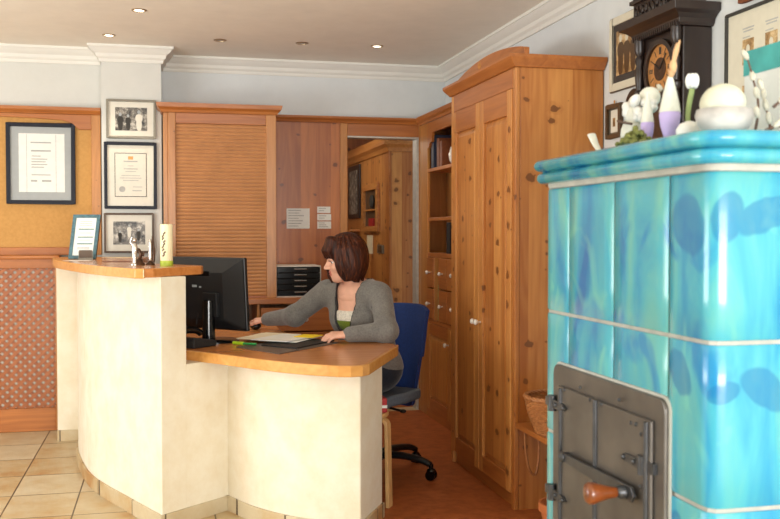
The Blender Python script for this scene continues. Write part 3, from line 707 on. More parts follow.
for sg in (1, -1):
    k = -40
    while k < 50:
        # line: x = xs + sg*(z - z0)
        xs = x0+k*pitch; k += 1
        pts = []
        for z in (z0, z1): pts.append((xs+sg*(z-z0), z))
        # clip to the x range
        (ax, az), (bx_, bz) = pts
        def at_x(xx): return az+(xx-ax)/(bx_-ax)*(bz-az)
        lo_, hi_ = min(ax, bx_), max(ax, bx_)
        if hi_ < x0 or lo_ > x1: continue
        c0, c1 = max(lo_, x0), min(hi_, x1)
        p = Vector((c0, at_x(c0))); q = Vector((c1, at_x(c1)))
        if (q-p).length < 0.02: continue
        dr = (q-p).normalized(); c = (p+q)/2; yc = 6.684 if sg > 0 else 6.692
        la.obox((c.x, yc, c.y), (dr.x, 0, dr.y), (0, 1, 0), (-dr.y, 0, dr.x), (q-p).length/2, 0.004, hw)
la.build('lattice', 'lattice', L)
N = thing('cork_board', 'large cork pinboard in a pine frame with arched top on the left wall', 'pinboard', (-1.2, 6.72, 1.172))
bx('panel', 'cork', N, (-1.75, -0.42, 6.735, 6.748, 1.172, 2.13), bevel=0)
bx('side_rail', 'oak_z', N, (-0.478, -0.418, 6.71, 6.748, 1.172, 2.115)); bx('side_rail', 'oak_z', N, (-1.76, -1.70, 6.71, 6.748, 1.172, 2.115)); bx('bottom_rail', 'oak_x', N, (-1.70, -0.478, 6.712, 6.748, 1.172, 1.225))
ar = [(-0.478, 2.115), (-0.478, 2.015), (-0.555, 2.015), (-0.575, 2.03), (-0.60, 2.055), (-0.67, 2.075), (-0.85, 2.085), (-1.1, 2.09), (-1.33, 2.085), (-1.5, 2.075), (-1.58, 2.055), (-1.60, 2.03), (-1.63, 2.015), (-1.70, 2.015), (-1.70, 2.115)]
MB().prism(ar, 0, 0.03, (0, 6.742, 0), (1, 0, 0), (0, 0, 1), (0, -1, 0)).build('arched_rail', 'oak_x', N, bevel=0.003)
MB().sweep([(-1.78, 6.71), (-0.416, 6.71)], [(-0.03, 2.115), (0.008, 2.115), (0.014, 2.125), (0.03, 2.14), (0.03, 2.16), (-0.03, 2.16)]).build('cornice', 'oak_x', N)

# ================================================================== framed pictures
def frame(name, label, cat, o, ex, ez, w_, h_, fw_, mat, mount=None, art=None, fd=0.02, inner_line=None):
    """picture lying in the plane ex, ez; o is its centre on the wall; built outwards along n"""
    ex = Vector(ex); ez = Vector(ez); n = ex.cross(ez); o = Vector(o)
    t = thing(name, label, cat, tuple(o))
    m = MB()
    def ob(mm, cx, cz, hx, hz, d0, d1): mm.obox(o+ex*cx+ez*cz+n*(d0+d1)/2, ex, ez, n, hx, hz, (d1-d0)/2)
    a, b = w_/2, h_/2
    ob(m, -a+fw_/2, 0, fw_/2, b, 0, fd); ob(m, a-fw_/2, 0, fw_/2, b, 0, fd); ob(m, 0, b-fw_/2, a-fw_, fw_/2, 0, fd); ob(m, 0, -b+fw_/2, a-fw_, fw_/2, 0, fd)
    m.build('frame', mat, t, bevel=0.003)
    m = MB(); ob(m, 0, 0, a-fw_, b-fw_, 0.001, fd*0.35); m.build('mount', mount, t)
    return t, ob, o, ex, ez, n, fd*0.35
XE, ZE = (1, 0, 0), (0, 0, 1)
def text_lines(ob, d, mm, rows):
    for cx, cz, hx, hz in rows: ob(mm, cx, cz, hx, hz, d, d+0.0006)
# certificate on the cork board
t, ob, *_r, d = frame('framed_certificate', 'large framed certificate with grey mount hanging on the cork board', 'picture', (-0.802, 6.733, 1.783), XE, ZE, 0.438, 0.54, 0.026, 'navy', 'grey_mat')
m = MB(); ob(m, 0.005, 0.005, 0.145, 0.195, d, d+0.002); m.build('sheet', 'paper', t)
m = MB(); text_lines(ob, d+0.002, m, [(-0.09, 0, 0.0012, 0.195), (0.095, 0, 0.0012, 0.195), (0.0, 0.14, 0.065, 0.004), (0.0, 0.085, 0.062, 0.005), (-0.03, 0.05, 0.028, 0.003), (-0.01, 0.03, 0.05, 0.003), (-0.015, 0.012, 0.045, 0.003), (-0.01, -0.006, 0.05, 0.003), (-0.02, -0.024, 0.04, 0.003), (0.0, -0.075, 0.06, 0.003), (-0.045, -0.115, 0.02, 0.006), (0.035, -0.115, 0.03, 0.006)]); m.build('printed_lines', 'ink', t)
# three on the column
def photo(t, ob, d, hw, hh, mat, figs, cz=0.0, cx=0.0):
    oo, exx, ezz, nnn = _r[:4]
    m = MB(); ob(m, cx, cz, hw, hh, d, d+0.0015)
    for x, z0, h, tone in figs:
        m.mat(tone); dd = d+0.0016
        for dz_, rx_, rz_, e_ in ((0.30, 0.13, 0.32, 0.0005), (0.58, 0.17, 0.20, 0.0006)):
            m.prism([(cx+x+h*rx_*math.copysign(abs(math.cos(a))**0.7, math.cos(a)), cz+z0+h*(dz_+rz_*math.sin(a))) for a in np.linspace(0, 2*PI, 15)[:-1]], dd, dd+e_, oo, exx, ezz, nnn)
        m.mat(3); m.prism([(cx+x+h*0.075*math.cos(a), cz+z0+h*(0.87+0.095*math.sin(a))) for a in np.linspace(0, 2*PI, 13)[:-1]], dd, dd+0.0008, oo, exx, ezz, nnn)
    m.build('photograph', [mat, 'ink_dark' if mat != 'sepia' else 'brown_frame', 'white_mat', 'grey_mat' if mat != 'sepia' else 'beige_mat', 'sepia'], t)
t, ob, *_r, d = frame('framed_photo', 'top black-and-white photo in pewter frame on the white column', 'picture', (-0.214, 6.599, 2.08), XE, ZE, 0.322, 0.258, 0.015, 'silver_frame', 'white_mat')
photo(t, ob, d, 0.103, 0.077, 'photo_a', [(-0.07, -0.075, 0.12, 1), (-0.02, -0.075, 0.11, 1), (0.05, -0.075, 0.14, 2)])
t, ob, *_r, d = frame('framed_certificate', 'framed diploma with crest in the middle of the white column', 'picture', (-0.22, 6.599, 1.703), XE, ZE, 0.34, 0.444, 0.02, 'navy', 'white_mat')
m = MB(); ob(m, 0.0, 0.005, 0.103, 0.146, d, d+0.0015); m.build('border', 'ink_dark', t)
m = MB(); ob(m, 0.0, 0.005, 0.099, 0.142, d, d+0.0025); m.build('sheet', 'white_mat', t)
m = MB(); text_lines(ob, d+0.0025, m, [(0, 0.095, 0.045, 0.004), (0, 0.065, 0.02, 0.002), (0, 0.045, 0.045, 0.003), (0, 0.028, 0.035, 0.002), (0, 0.0, 0.06, 0.002), (0, -0.016, 0.07, 0.002), (0, -0.032, 0.05, 0.002), (0.045, -0.075, 0.03, 0.002), (0.04, -0.1, 0.03, 0.003)]); m.build('printed_lines', 'ink', t)
m = MB(); ob(m, 0, 0.118, 0.016, 0.011, d+0.0025, d+0.003); m.build('crest', 'copper', t)
m = MB(); cc = Vector((-0.275, 6.599-d-0.0026, 1.612)); m.lathe([(0.02, 0), (0.02, 0.0006)], cc, (0, -1, 0), 16); m.build('stamp', 'ink', t)
t, ob, *_r, d = frame('framed_photo', 'lower black-and-white photo in dark frame on the white column, just above the counter', 'picture', (-0.232, 6.599, 1.32), XE, ZE, 0.325, 0.264, 0.012, 'brown_frame', 'white_mat')
photo(t, ob, d, 0.103, 0.077, 'photo_b', [(0.0, -0.03, 0.09, 2), (0.06, -0.05, 0.08, 1), (-0.06, -0.06, 0.08, 1)])
# right wall: pictures face -X, so ex runs towards -Y
YE = (0, -1, 0)
t, ob, *_r, d = frame('framed_photo', 'framed sepia photo of standing people on the right wall, beside the clock', 'picture', (2.058, 3.955, 2.15), YE, ZE, 0.37, 0.335, 0.034, 'beige_mat', 'dark_mat', fd=0.018)
m = MB(); ob(m, 0, 0, 0.190, 0.173, 0.0, 0.010); m.build('frame_edge', 'brown_frame', t)
m = MB(); ob(m, 0, 0, 0.150, 0.132, 0.010, 0.0122); m.build('dark_mount', 'dark_mat', t)
photo(t, ob, 0.0125, 0.118, 0.102, 'sepia', [(-0.075, -0.10, 0.19, 1), (-0.015, -0.10, 0.185, 1), (0.045, -0.10, 0.18, 1), (0.1, -0.10, 0.18, 1)])
t, ob, *_r, d = frame('framed_print', 'small brown framed print low on the right wall, next to the wardrobe', 'picture', (2.058, 4.10, 1.843), YE, ZE, 0.15, 0.158, 0.02, 'brown_frame', 'silver_frame')
m = MB(); ob(m, 0, 0, 0.034, 0.052, d, d+0.002); m.mat(1); ob(m, 0, -0.005, 0.012, 0.02, d+0.002, d+0.003); m.build('print', ['white_mat', 'sepia'], t)
m = MB().tube([(2.05, 4.10, 1.922), (2.05, 4.10, 1.94)], 0.004); m.build('hook', 'copper', t)
o = thing('oval_picture', 'dark oval framed picture partly behind the white ornaments, below the clock', 'picture', (2.058, 3.90, 1.86))
def oval(r, k=1.25): return [(math.cos(a)*r, math.sin(a)*r*k) for a in [2*PI*i/28 for i in range(28)]]
f_ = MB().prism(oval(0.085), 0, 0.02, (2.058, 3.90, 1.86), YE, ZE, (-1, 0, 0)); f_.build('frame', 'dark_wood', o, bevel=0.006)
MB().prism(oval(0.058), 0.02, 0.0215, (2.058, 3.90, 1.86), YE, ZE, (-1, 0, 0)).build('mount', 'white_mat', o)
t, ob, *_r, d = frame('framed_poster', 'large framed sheet of portrait photos at the right edge of the right wall', 'picture', (2.058, 2.80, 1.86), YE, ZE, 0.775, 0.54, 0.008, 'ink_dark', 'beige_mat')
for r in range(3):
    for c in range(5):
        cx = -0.255+c*0.135; cz = 0.115-r*0.165
        m = MB(); ob(m, cx, cz, 0.034, 0.045, d, d+0.0012); oo, exx, ezz, nnn = _r[:4]
        for mi_, dz_, rx_, rz_, e_ in ((1, -0.026, 0.024, 0.018, 0.0016), (2, 0.010, 0.011, 0.015, 0.0018)):
            m.mat(mi_); m.prism([(cx+rx_*math.cos(a), cz+dz_+rz_*math.sin(a)) for a in np.linspace(0, 2*PI, 15)[:-1]], d+0.0012, d+e_, oo, exx, ezz, nnn)
        m.mat(0); m.build('portrait', ['sepia', 'ink_dark', 'beige_mat'], t)
m = MB()
for c in range(5):
    cx = -0.255+c*0.135
    text_lines(ob, d, m, [(cx, 0.20, 0.035, 0.0025), (cx, 0.19, 0.03, 0.0025), (cx-0.012, 0.168, 0.022, 0.002)])
m.build('printed_lines', 'ink', t)
t, ob, *_r, d = frame('framed_picture', 'reddish framed picture cut by the top edge, above the portrait sheet', 'picture', (2.058, 2.955, 2.305), YE, ZE, 0.30, 0.30, 0.03, 'book_brown', 'beige_mat')

# ================================================================== wall clock
C = thing('wall_clock', 'dark carved antique wall clock with copper dial on the right wall', 'clock', (2.0, 3.47, 1.52))
cx0, cx1, cy0, cy1 = 1.935, 2.058, 3.30, 3.64
bx('case', 'dark_wood', C, (cx0, cx1, cy0, cy1, 1.50, 2.115), bevel=0.004)
MB().sweep([(cx1, cy0), (cx0-0.01, cy0), (cx0-0.01, cy1), (cx1, cy1)][::-1], [(0, 2.115), (0.010, 2.115), (0.018, 2.125), (0.022, 2.14), (0.04, 2.155), (0.06, 2.165), (0.062, 2.195), (0.05, 2.2), (0, 2.2)]).box(cx0-0.01, cx1, cy0, cy1, 2.115, 2.2).build('cornice', 'dark_wood', C, bevel=0.002)
dn = MB()
for k in range(22):
    y = cy0-0.005+k*0.0165; dn.box(cx0-0.032, cx0-0.014, y, y+0.009, 2.112, 2.135)
dn.build('dentils', 'dark_wood', C)
cr = MB().box(cx0-0.01, cx1, 3.345, 3.68, 2.20, 2.275).box(cx0-0.025, cx1, 3.33, 3.69, 2.275, 2.29)
cp = [(3.36, 2.29), (3.66, 2.29), (3.64, 2.33), (3.60, 2.345), (3.57, 2.375), (3.51, 2.40), (3.45, 2.375), (3.42, 2.345), (3.38, 2.33)]
cr.prism(cp, 0, 0.05, (cx0, 0, 0), (0, 1, 0), (0, 0, 1), (1, 0, 0))
for k in range(11):
    y = 3.365+k*0.029; cr.ball((cx0-0.012, y, 2.236+0.012*math.sin(k*1.9)), (0.008, 0.011, 0.018), 8, 6)
    cr.tube([(cx0-0.011, y-0.01, 2.21), (cx0-0.016, y, 2.225), (cx0-0.011, y+0.012, 2.262)], 0.004, 6)
cr.build('carved_crest', 'dark_wood', C, sm=40)
FP = [(0.006, 0), (0.016, 0.006), (0.01, 0.014), (0.017, 0.026), (0.02, 0.036), (0.014, 0.05), (0.005, 0.058), (0.007, 0.064), (0.002, 0.075)]
for y in (3.675, 3.345):
    MB().lathe(FP, (cx0+0.0, y, 2.29), n=12).build('finial', 'dark_wood', C, sm=60)
COLP = []
for z, r in [(1.53, .022), (1.56, .022), (1.565, .014), (1.60, .018), (1.68, .016), (1.72, .02), (1.73, .013), (1.78, .021), (1.84, .019), (1.87, .013), (1.885, .022), (1.90, .022), (1.91, .013), (1.95, .017), (1.99, .02), (2.01, .013), (2.03, .02), (2.05, .013), (2.07, .022), (2.115, .022)]: COLP.append((r, z))
for y in (cy0+0.025, cy1-0.025): MB().lathe(COLP, (cx0-0.016, y, 0), n=14).build('turned_column', 'dark_wood', C, sm=40)
def disc(m, r0, r1, x, cy_, cz_, d, n=32):
    pr = [(r0, 0), (r0, d), (r1, d), (r1, 0)] if r0 > 0 else [(r1, 0), (r1, d)]
    m.lathe(pr+([pr[0]] if r0 > 0 else []), (x, cy_, cz_), (-1, 0, 0), n, cap=(r0 == 0)); return m
DC = (3.465, 1.975)
disc(MB(), 0.098, 0.118, cx0, DC[0], DC[1], 0.016).build('bezel', 'dark_wood', C, sm=40)
disc(MB(), 0.0, 0.098, cx0-0.001, DC[0], DC[1], 0.004).build('dial', 'copper', C)
disc(MB(), 0.0, 0.046, cx0-0.005, DC[0], DC[1], 0.002).build('dial_centre', 'bronze', C)
nm_ = MB()
for h in range(12):
    a = PI/2-2*PI*h/12; ca, sa = math.cos(a), math.sin(a)
    for q in ((-1, 0, 1) if h % 3 == 0 else (0,)):
        c = Vector((cx0-0.0055, DC[0]-ca*0.073+sa*q*0.006, DC[1]+sa*0.073+ca*q*0.006))
        nm_.obox(c, (1, 0, 0), (0, -ca, sa), (0, sa, ca), 0.0006, 0.014, 0.0018)
nm_.build('numerals', 'ink_dark', C)
hd = MB()
for a, L_ in ((PI/2-2*PI*0.84, 0.05), (PI/2-2*PI*0.12, 0.075)):
    hd.obox((cx0-0.009, DC[0]-math.cos(a)*L_/2, DC[1]+math.sin(a)*L_/2), (1, 0, 0), (0, -math.cos(a), math.sin(a)), (0, math.sin(a), math.cos(a)), 0.0008, L_/2, 0.0028)
hd.build('clock_hands', 'black', C)
bx('glazed_door', 'bronze', C, (cx0-0.006, cx0, 3.37, 3.57, 1.55, 1.83), bevel=0.003)

# ================================================================== tiled stove
ST = thing('tiled_stove', 'large turquoise glazed tile stove with iron fire door in the right foreground', 'stove', (1.5, 1.95, 0))
FX, NY, FY, RC = 0.985, 1.573, 2.352, 0.03
XEND = 2.05
def perim(s):
    """point and normal on the stove's outline; s is measured from the near corner, negative along the left face"""
    h = RC*PI/4
    if s < -h: return (FX, NY+RC+(-s-h)), (-1, 0)
    if s > h: return (FX+RC+(s-h), NY), (0, -1)
    a = PI+(s+h)/(2*h)*PI/2
    return (FX+RC+RC*math.cos(a), NY+RC+RC*math.sin(a)), (math.cos(a), math.sin(a))
SF = -(FY-NY-RC+RC*PI/4); SE = XEND-FX-RC+RC*PI/4
core = MB()
out = [perim(s)[0] for s in np.linspace(SF, SE, 90)]
ins = [(p[0]-perim(s)[1][0]*0.006, p[1]-perim(s)[1][1]*0.006) for p, s in zip(out, np.linspace(SF, SE, 90))]
core.prism(ins+[(XEND, FY), (FX+0.006, FY)], 0.0, 1.45)
core.build('masonry_core', 'grout', ST)
cuts = [SF, SF+0.137, SF+0.137+0.245, -0.150, 0.150]+[0.150+0.25*k for k in range(1, 4)]+[SE]
rows = [(0.17, 0.478), (0.482, 0.796), (0.800, 1.112), (1.116, 1.437)]
tm = MB(); tc_ = MB()
def tile(m, s0, s1, z0, z1, uv):
    n = 16 if (s1-s0) > 0.2 and s0 < 0 < s1 else 6
    g = 0.0022; ss = [s0+g]+list(np.linspace(s0+g+0.004, s1-g-0.004, n))+[s1-g]; zz = [z0+g, z0+g+0.004]+list(np.linspace(z0+g+0.004, z1-g-0.004, 5)[1:-1])+[z1-g-0.004, z1-g]
    o = len(m.v); vs = []
    for j, z in enumerate(zz):
        for i, s_ in enumerate(ss):
            (x, y), (nx, ny) = perim(s_); edge = i in (0, len(ss)-1) or j in (0, len(zz)-1)
            dpt = -0.003 if edge else 0.0
            vs.append((x+nx*dpt, y+ny*dpt, z)); uv.append((s_, z-z0))
    q = len(ss); m.add(vs, [(j*q+i, j*q+i+1, (j+1)*q+i+1, (j+1)*q+i) for j in range(len(zz)-1) for i in range(q-1)])
uv_a, uv_b = [], []
for z0, z1 in rows:
    for a, b in zip(cuts[:-1], cuts[1:]):
        corner = a < 0 < b
        if not corner and z0 < 0.9 and b <= -0.14 and a > SF+0.05 and z1 < 1.0: continue   # the fire door stands here
        tile(tc_ if corner else tm, a, b, z0, z1, uv_b if corner else uv_a)
for z0, z1 in rows[:3]:   # slivers of tile left and right of the fire door
    if z1 > 1.0: continue
    tile(tm, SF+0.137, SF+0.137+0.245, z0, z1, uv_a); tile(tm, SF+0.137+0.245, -0.150, z0, z1, uv_a)
def uv_build(m, uv, name, mat):
    m.uv = {1: 1}; o = m.build(name, mat, ST, sm=50); me = o.data
    ul = me.uv_layers.new(name='UVMap')
    for lp in me.loops: ul.data[lp.index].uv = uv[lp.vertex_index]
    return o
uv_build(tm, uv_a, 'glazed_tiles', 'glaze'); uv_build(tc_, uv_b, 'corner_tiles', 'glaze_motif')
# far flank and base
bx('base', 'iron_dark', ST, (FX+0.02, XEND, NY+0.02, FY-0.02, 0, 0.165))
lp = [perim(s) for s in list(np.linspace(SF, SE, 60))]
lpath = [p for p, n_ in lp]
lpath = [(XEND, FY), (FX, FY)]+lpath[1:]
# big soft radius on the ledge corner
LR = 0.030; pth = [(XEND, FY+0.0), (FX+0.02, FY), (FX, FY-0.02)]
pth += [(FX+LR+LR*math.cos(a), NY+LR+LR*math.sin(a)) for a in np.linspace(PI, 1.5*PI, 9)]+[(XEND, NY)]
LP = [(0.0, 1.448), (0.016, 1.448)]+[(0.018+0.015*math.cos(a), 1.4625+0.0145*math.sin(a)) for a in np.linspace(-PI/2, PI/2, 8)]+[(0.022, 1.479)]+[(0.022+0.018*math.cos(a), 1.4945+0.0155*math.sin(a)) for a in np.linspace(-PI/2, PI/2, 8)]+[(-0.05, 1.51), (-0.05, 1.448)]
lg = MB().sweep(pth, LP); lg.prism([(XEND, FY), (FX+0.02, FY), (FX, FY-0.02)]+pth[3:-1]+[(XEND, NY)], 1.438, 1.5098)
lg.build('ledge', 'glaze', ST, sm=50)
wh = MB().sweep(pth, [(0.0005, 1.437), (0.004, 1.437), (0.006, 1.4485), (0.0005, 1.4485)]); wh.build('grout_bead', 'grout', ST)
# fire door (left face, so it faces -X); build in a (u along -Y, z) frame
DO = (FX, 0, 0)
def rrect(y0, y1, z0, z1, r, n=5):
    p = []
    for cy_, cz_, a0 in ((y1-r, z1-r, 0), (y0+r, z1-r, PI/2), (y0+r, z0+r, PI), (y1-r, z0+r, 1.5*PI)):
        p += [(cy_+r*math.cos(a0+PI/2*k/n), cz_+r*math.sin(a0+PI/2*k/n)) for k in range(n+1)]
    return p
def yz(poly, d0, d1): return MB().prism(poly, d0, d1, DO, (0, 1, 0), (0, 0, 1), (-1, 0, 0))
FDY0, FDY1, FDZ0, FDZ1 = 1.716, 2.282, 0.36, 0.985
MB().prism(rrect(FDY0-0.006, FDY1+0.004, FDZ0-0.006, FDZ1+0.006, 0.03), -0.001, 0.004, DO, (0, 1, 0), (0, 0, 1), (-1, 0, 0)).build('mortar_bead', 'grout', ST)
fd_ = yz(rrect(FDY0, FDY1, FDZ0, FDZ1, 0.026), 0, 0.012).build('door_plate', 'iron', ST, bevel=0.004)
lf = yz([(2.018, 0.43), (2.236, 0.43), (2.236, 0.935), (2.018, 0.935)], 0.012, 0.020).build('door_leaf', 'iron', ST, bevel=0.003)
lr = yz([(1.758, 0.43), (2.010, 0.43), (2.010, 0.935), (1.758, 0.935)], 0.012, 0.020).build('door_leaf', 'iron', ST, bevel=0.003)
for y, par in ((2.212, lf), (1.776, lr)): MB().tube([(FX-0.021, y, 0.435), (FX-0.021, y, 0.93)], 0.006, 8).build('rib', 'iron_dark', par, sm=60)
MB().tube([(FX-0.021, 2.014, 0.43), (FX-0.021, 2.014, 0.935)], 0.007, 8).build('meeting_bar', 'iron_dark', ST, sm=60)
def hinge(y, z, sgn):
    h = MB(); h.tube([(FX-0.022, y, z-0.02), (FX-0.022, y, z+0.02)], 0.011, 10)
    h.prism([(y, z-0.012), (y+sgn*0.075, z-0.008), (y+sgn*0.09, z), (y+sgn*0.075, z+0.008), (y, z+0.012)], 0.020, 0.026, DO, (0, 1, 0), (0, 0, 1), (-1, 0, 0))
    for q in (0.03, 0.075): h.ball((FX-0.027, y+sgn*q, z), (0.005, 0.006, 0.006), 8, 6)
    h.prism([(y-sgn*0.045, z-0.011), (y, z-0.011), (y, z+0.011), (y-sgn*0.045, z+0.011)], 0.012, 0.022, DO, (0, 1, 0), (0, 0, 1), (-1, 0, 0))
    h.build('hinge', 'iron_dark', ST, sm=40)
hinge(2.262, 0.885, -1); hinge(2.262, 0.655, -1); hinge(1.790, 0.838, 1); hinge(1.790, 0.56, 1)
rv = MB()
for y, z in ((1.845, 0.915), (1.822, 0.916), (1.985, 0.93), (2.045, 0.93), (2.19, 0.93), (1.80, 0.79), (1.80, 0.90), (2.10, 0.95), (1.90, 0.955)): rv.ball((FX-0.02, y, z), (0.004, 0.005, 0.005), 8, 6)
for i, _ in enumerate([0]): rv.build('rivets', 'iron_dark', ST, sm=60)['kind'] = 'stuff'
lb = yz([(1.815, 0.752), (2.17, 0.757), (2.19, 0.768), (2.17, 0.779), (1.815, 0.786), (1.80, 0.769)], 0.028, 0.036)
lb.ball((FX-0.036, 2.168, 0.768), (0.010, 0.014, 0.014), 10, 8); lb.lathe([(0.012, 0), (0.012, 0.02)], (FX-0.018, 2.168, 0.768), (-1, 0, 0), 10)
lb.build('latch_bar', 'iron_dark', ST, bevel=0.002)
kn = MB().lathe([(0.014, 0.0), (0.014, 0.012), (0.011, 0.018)], (FX-0.034, 1.842, 0.768), (-1, 0.12, 0), 16).build('ferrule', 'iron_dark', ST, sm=60)
hb = Vector((FX-0.05, 1.844, 0.768))
hw_ = MB().lathe([(0.009, 0), (0.011, 0.004), (0.013, 0.018), (0.019, 0.04), (0.0235, 0.055), (0.024, 0.063), (0.018, 0.070), (0.006, 0.073)], hb, (-1, 0.15, -0.02), 18).build('handle', 'handle_wood', ST, sm=60); hw_['label'] = 'turned brown wooden door handle'

# ------------------------------------------------------------------ ornaments on the stove
SZ = 1.5102
o = MB()
pts = smooth([(1.04, 2.12, SZ+0.007), (1.045, 2.165, SZ+0.012), (1.05, 2.20, SZ+0.030), (1.05, 2.225, SZ+0.058)], 5)
o.tube(pts, [0.004+0.008*i/len(pts) for i in range(len(pts))], 8, flat=0.5)
tag(o.build('feather', 'white_felt', sm=60), 'white feather lying curled at the left end of the stove top', 'feather')
# white felt lamb-like hare figure with twine
g = thing('wool_bundle', 'white woolly bundle tied with twine, at the left of the stove ornaments', 'ornament', (1.12, 2.09, SZ))
R_ = lambda a: Matrix.Rotation(a, 3, 'X')
m = MB(); m.ball((1.12, 2.125, SZ+0.05), (0.035, 0.045, 0.048), 14, 10); m.ball((1.12, 2.12, SZ+0.095), (0.028, 0.035, 0.03), 14, 10); m.ball((1.12, 2.06, SZ+0.13), (0.024, 0.032, 0.026), 14, 10); m.ball((1.12, 2.09, SZ+0.112), (0.024, 0.04, 0.028), 12, 8)
m.build('body', 'white_felt', g, sm=60)
m = MB(); rnd = random.Random(9)
for k in range(16):
    m.ball((1.10+rnd.uniform(-.02, .02), 2.03+rnd.uniform(0, .11), SZ+0.075+rnd.uniform(0, .07)), (0.012, rnd.uniform(.012, .022), rnd.uniform(.010, .018)), 8, 6, R_(rnd.uniform(-.8, .8)))
m.build('petal_tufts', 'petal', g, sm=60)
MB().tube(smooth([(1.084, 2.15, SZ+0.085), (1.082, 2.12, SZ+0.078), (1.085, 2.08, SZ+0.07)], 4), 0.003, 6).build('twine', 'twig', g)
m = MB(); rnd = random.Random(3)
for k in range(90):
    a = rnd.uniform(0, 6.28); r = rnd.uniform(0, 1); m.ball((1.045+0.04*r*math.cos(a), 1.985+0.05*r*math.sin(a), SZ+0.012+rnd.uniform(0, 0.04)*(1-r)), (0.007, 0.008, 0.006), 6, 4)
o = m.build('moss', 'moss', sm=60); o['kind'] = 'stuff'; tag(o, 'tuft of green moss in front of the white woolly bundle', 'moss')
# gnomes with pointed hats
def gnome(x, y, s, label, hat, coat, wd=0.62):
    g = thing('gnome_figure', label, 'figurine', (x, y, SZ))
    MB().lathe([(0.004*s, 0), (0.016*s, 0.02*s), (0.03*s, 0.055*s), (0.034*s, 0.08*s), (0.03*s, 0.095*s)], (x, y, SZ), n=16, sx=wd, sy=wd).build('coat', coat, g, sm=60)
    MB().lathe([(0.034*s, 0.088*s), (0.031*s, 0.10*s), (0.022*s, 0.135*s), (0.012*s, 0.165*s), (0.004*s, 0.185*s)], (x, y, SZ), n=16, sx=wd, sy=wd).build('pointed_hat', hat, g, sm=60)
    return g
g = gnome(1.10, 1.93, 0.90, 'larger gnome figure with a tall white pointed hat and lilac coat', 'white_felt', 'lilac', 0.78)
MB().tube([(1.10, 1.928, SZ+0.158), (1.10, 1.922, SZ+0.172)], [0.005, 0.010], 8).ball((1.10, 1.918, SZ+0.180), (0.008, 0.010, 0.016), 10, 8).tube([(1.10, 1.914, SZ+0.190), (1.10, 1.903, SZ+0.212), (1.10, 1.890, SZ+0.232)], [0.005, 0.006, 0.002], 8, flat=0.6).tube([(1.10, 1.918, SZ+0.190), (1.10, 1.910, SZ+0.212), (1.10, 1.903, SZ+0.228)], [0.005, 0.006, 0.002], 8, flat=0.6).build('bunny_topper', 'tan_felt', g, sm=60)
gnome(1.08, 1.995, 0.72, 'small gnome figure with white hat and lilac coat, behind the moss', 'white_felt', 'lilac')
# white tulip
g = thing('tulip_stem', 'white tulip on a pale green stem, right of the lilac gnome', 'flower', (1.13, 1.897, SZ))
MB().tube(smooth([(1.13, 1.897, SZ), (1.13, 1.906, SZ+0.07), (1.132, 1.892, SZ+0.128)], 4), 0.006, 8).build('stem', 'stem_green', g, sm=60)
m = MB()
for k in range(6):
    a = k*PI/3; m.ball((1.132+0.007*math.cos(a), 1.892+0.007*math.sin(a), SZ+0.144), (0.010, 0.008, 0.017), 8, 6, Matrix.Rotation(a, 3, 'Z'))
m.build('blossom', 'petal', g, sm=60)
o = MB().lathe([(0.018, 0), (0.026, 0.012), (0.028, 0.028), (0.02, 0.04), (0.006, 0.046)], (1.08, 1.815, SZ), n=16).build('felt_flower', 'petal', sm=60); tag(o, 'small white felt blossom on the ledge between the gnome and the stone egg', 'ornament')
for i, (x, y, z, r) in enumerate(((1.13, 1.83, 0.06, 0.013), (1.125, 1.845, 0.045, 0.011), (1.135, 1.80, 0.05, 0.012))):
    o = thing('snowberry_sprig', ['upper snowberry sprig standing beside the white tulip', 'lower snowberry sprig standing beside the white tulip', 'snowberry sprig nearest the stone egg'][i], 'sprig', (x, y, SZ))
    MB().tube([(x, y, SZ), (x+0.003, y, SZ+z)], 0.002, 6).build('stem', 'twig', o)
    m = MB()
    for k in range(5):
        a = k*1.3; m.ball((x+0.012*math.cos(a), y+0.012*math.sin(a), SZ+z+0.006*math.sin(k*2)), r*0.7, 8, 6)
    m.build('berries', 'petal', o, sm=60)
o = MB().lathe([(0.02, 0), (0.038, 0.006), (0.051, 0.024), (0.056, 0.042), (0.053, 0.054), (0.050, 0.054), (0.051, 0.042), (0.044, 0.026), (0.0, 0.012)], (1.08, 1.686, SZ), n=28, cap=False).build('stone_bowl', 'stone', sm=60); tag(o, 'round grey-white veined stone bowl at the front corner of the stove top', 'bowl')
o = MB().ball((1.08, 1.692, SZ+0.066), (0.043, 0.047, 0.040), 20, 14).build('decorative_egg', 'egg', sm=60); tag(o, 'large pale cream egg resting in the veined bowl', 'ornament')
# willow twigs
def twig(pts, label, seed):
    rnd = random.Random(seed); P = smooth(pts, 6)
    o = thing('willow_twig', label, 'twig', tuple(P[0]), 'willow twigs on the stove')
    MB().tube(P, [0.0035-0.002*i/len(P) for i in range(len(P))], 6).build('stem', 'twig', o, sm=60)
    for i in range(4, len(P), 4):
        dr = (P[i]-P[i-1]).normalized(); sd = Vector((rnd.uniform(-.6, .6), rnd.uniform(-.6, .6), rnd.uniform(.2, .8)))
        q = (dr+sd*0.5).normalized(); R = Vector((0, 0, 1)).rotation_difference(q).to_matrix()
        MB().ball(P[i]+q*0.012, (0.0065, 0.0065, 0.014), 8, 6, R).build('catkin', 'catkin', o, sm=60)
twig([(1.20, 1.765, SZ+0.004), (1.20, 1.75, SZ+0.07), (1.205, 1.775, SZ+0.13), (1.20, 1.80, SZ+0.20)], 'tallest willow twig with catkins, rising in front of the white card', 1)
twig([(1.13, 1.60, SZ+0.05), (1.15, 1.605, SZ+0.062), (1.18, 1.62, SZ+0.066), (1.22, 1.66, SZ+0.075)], 'willow twig standing out from the stone bowl towards the right edge', 2)
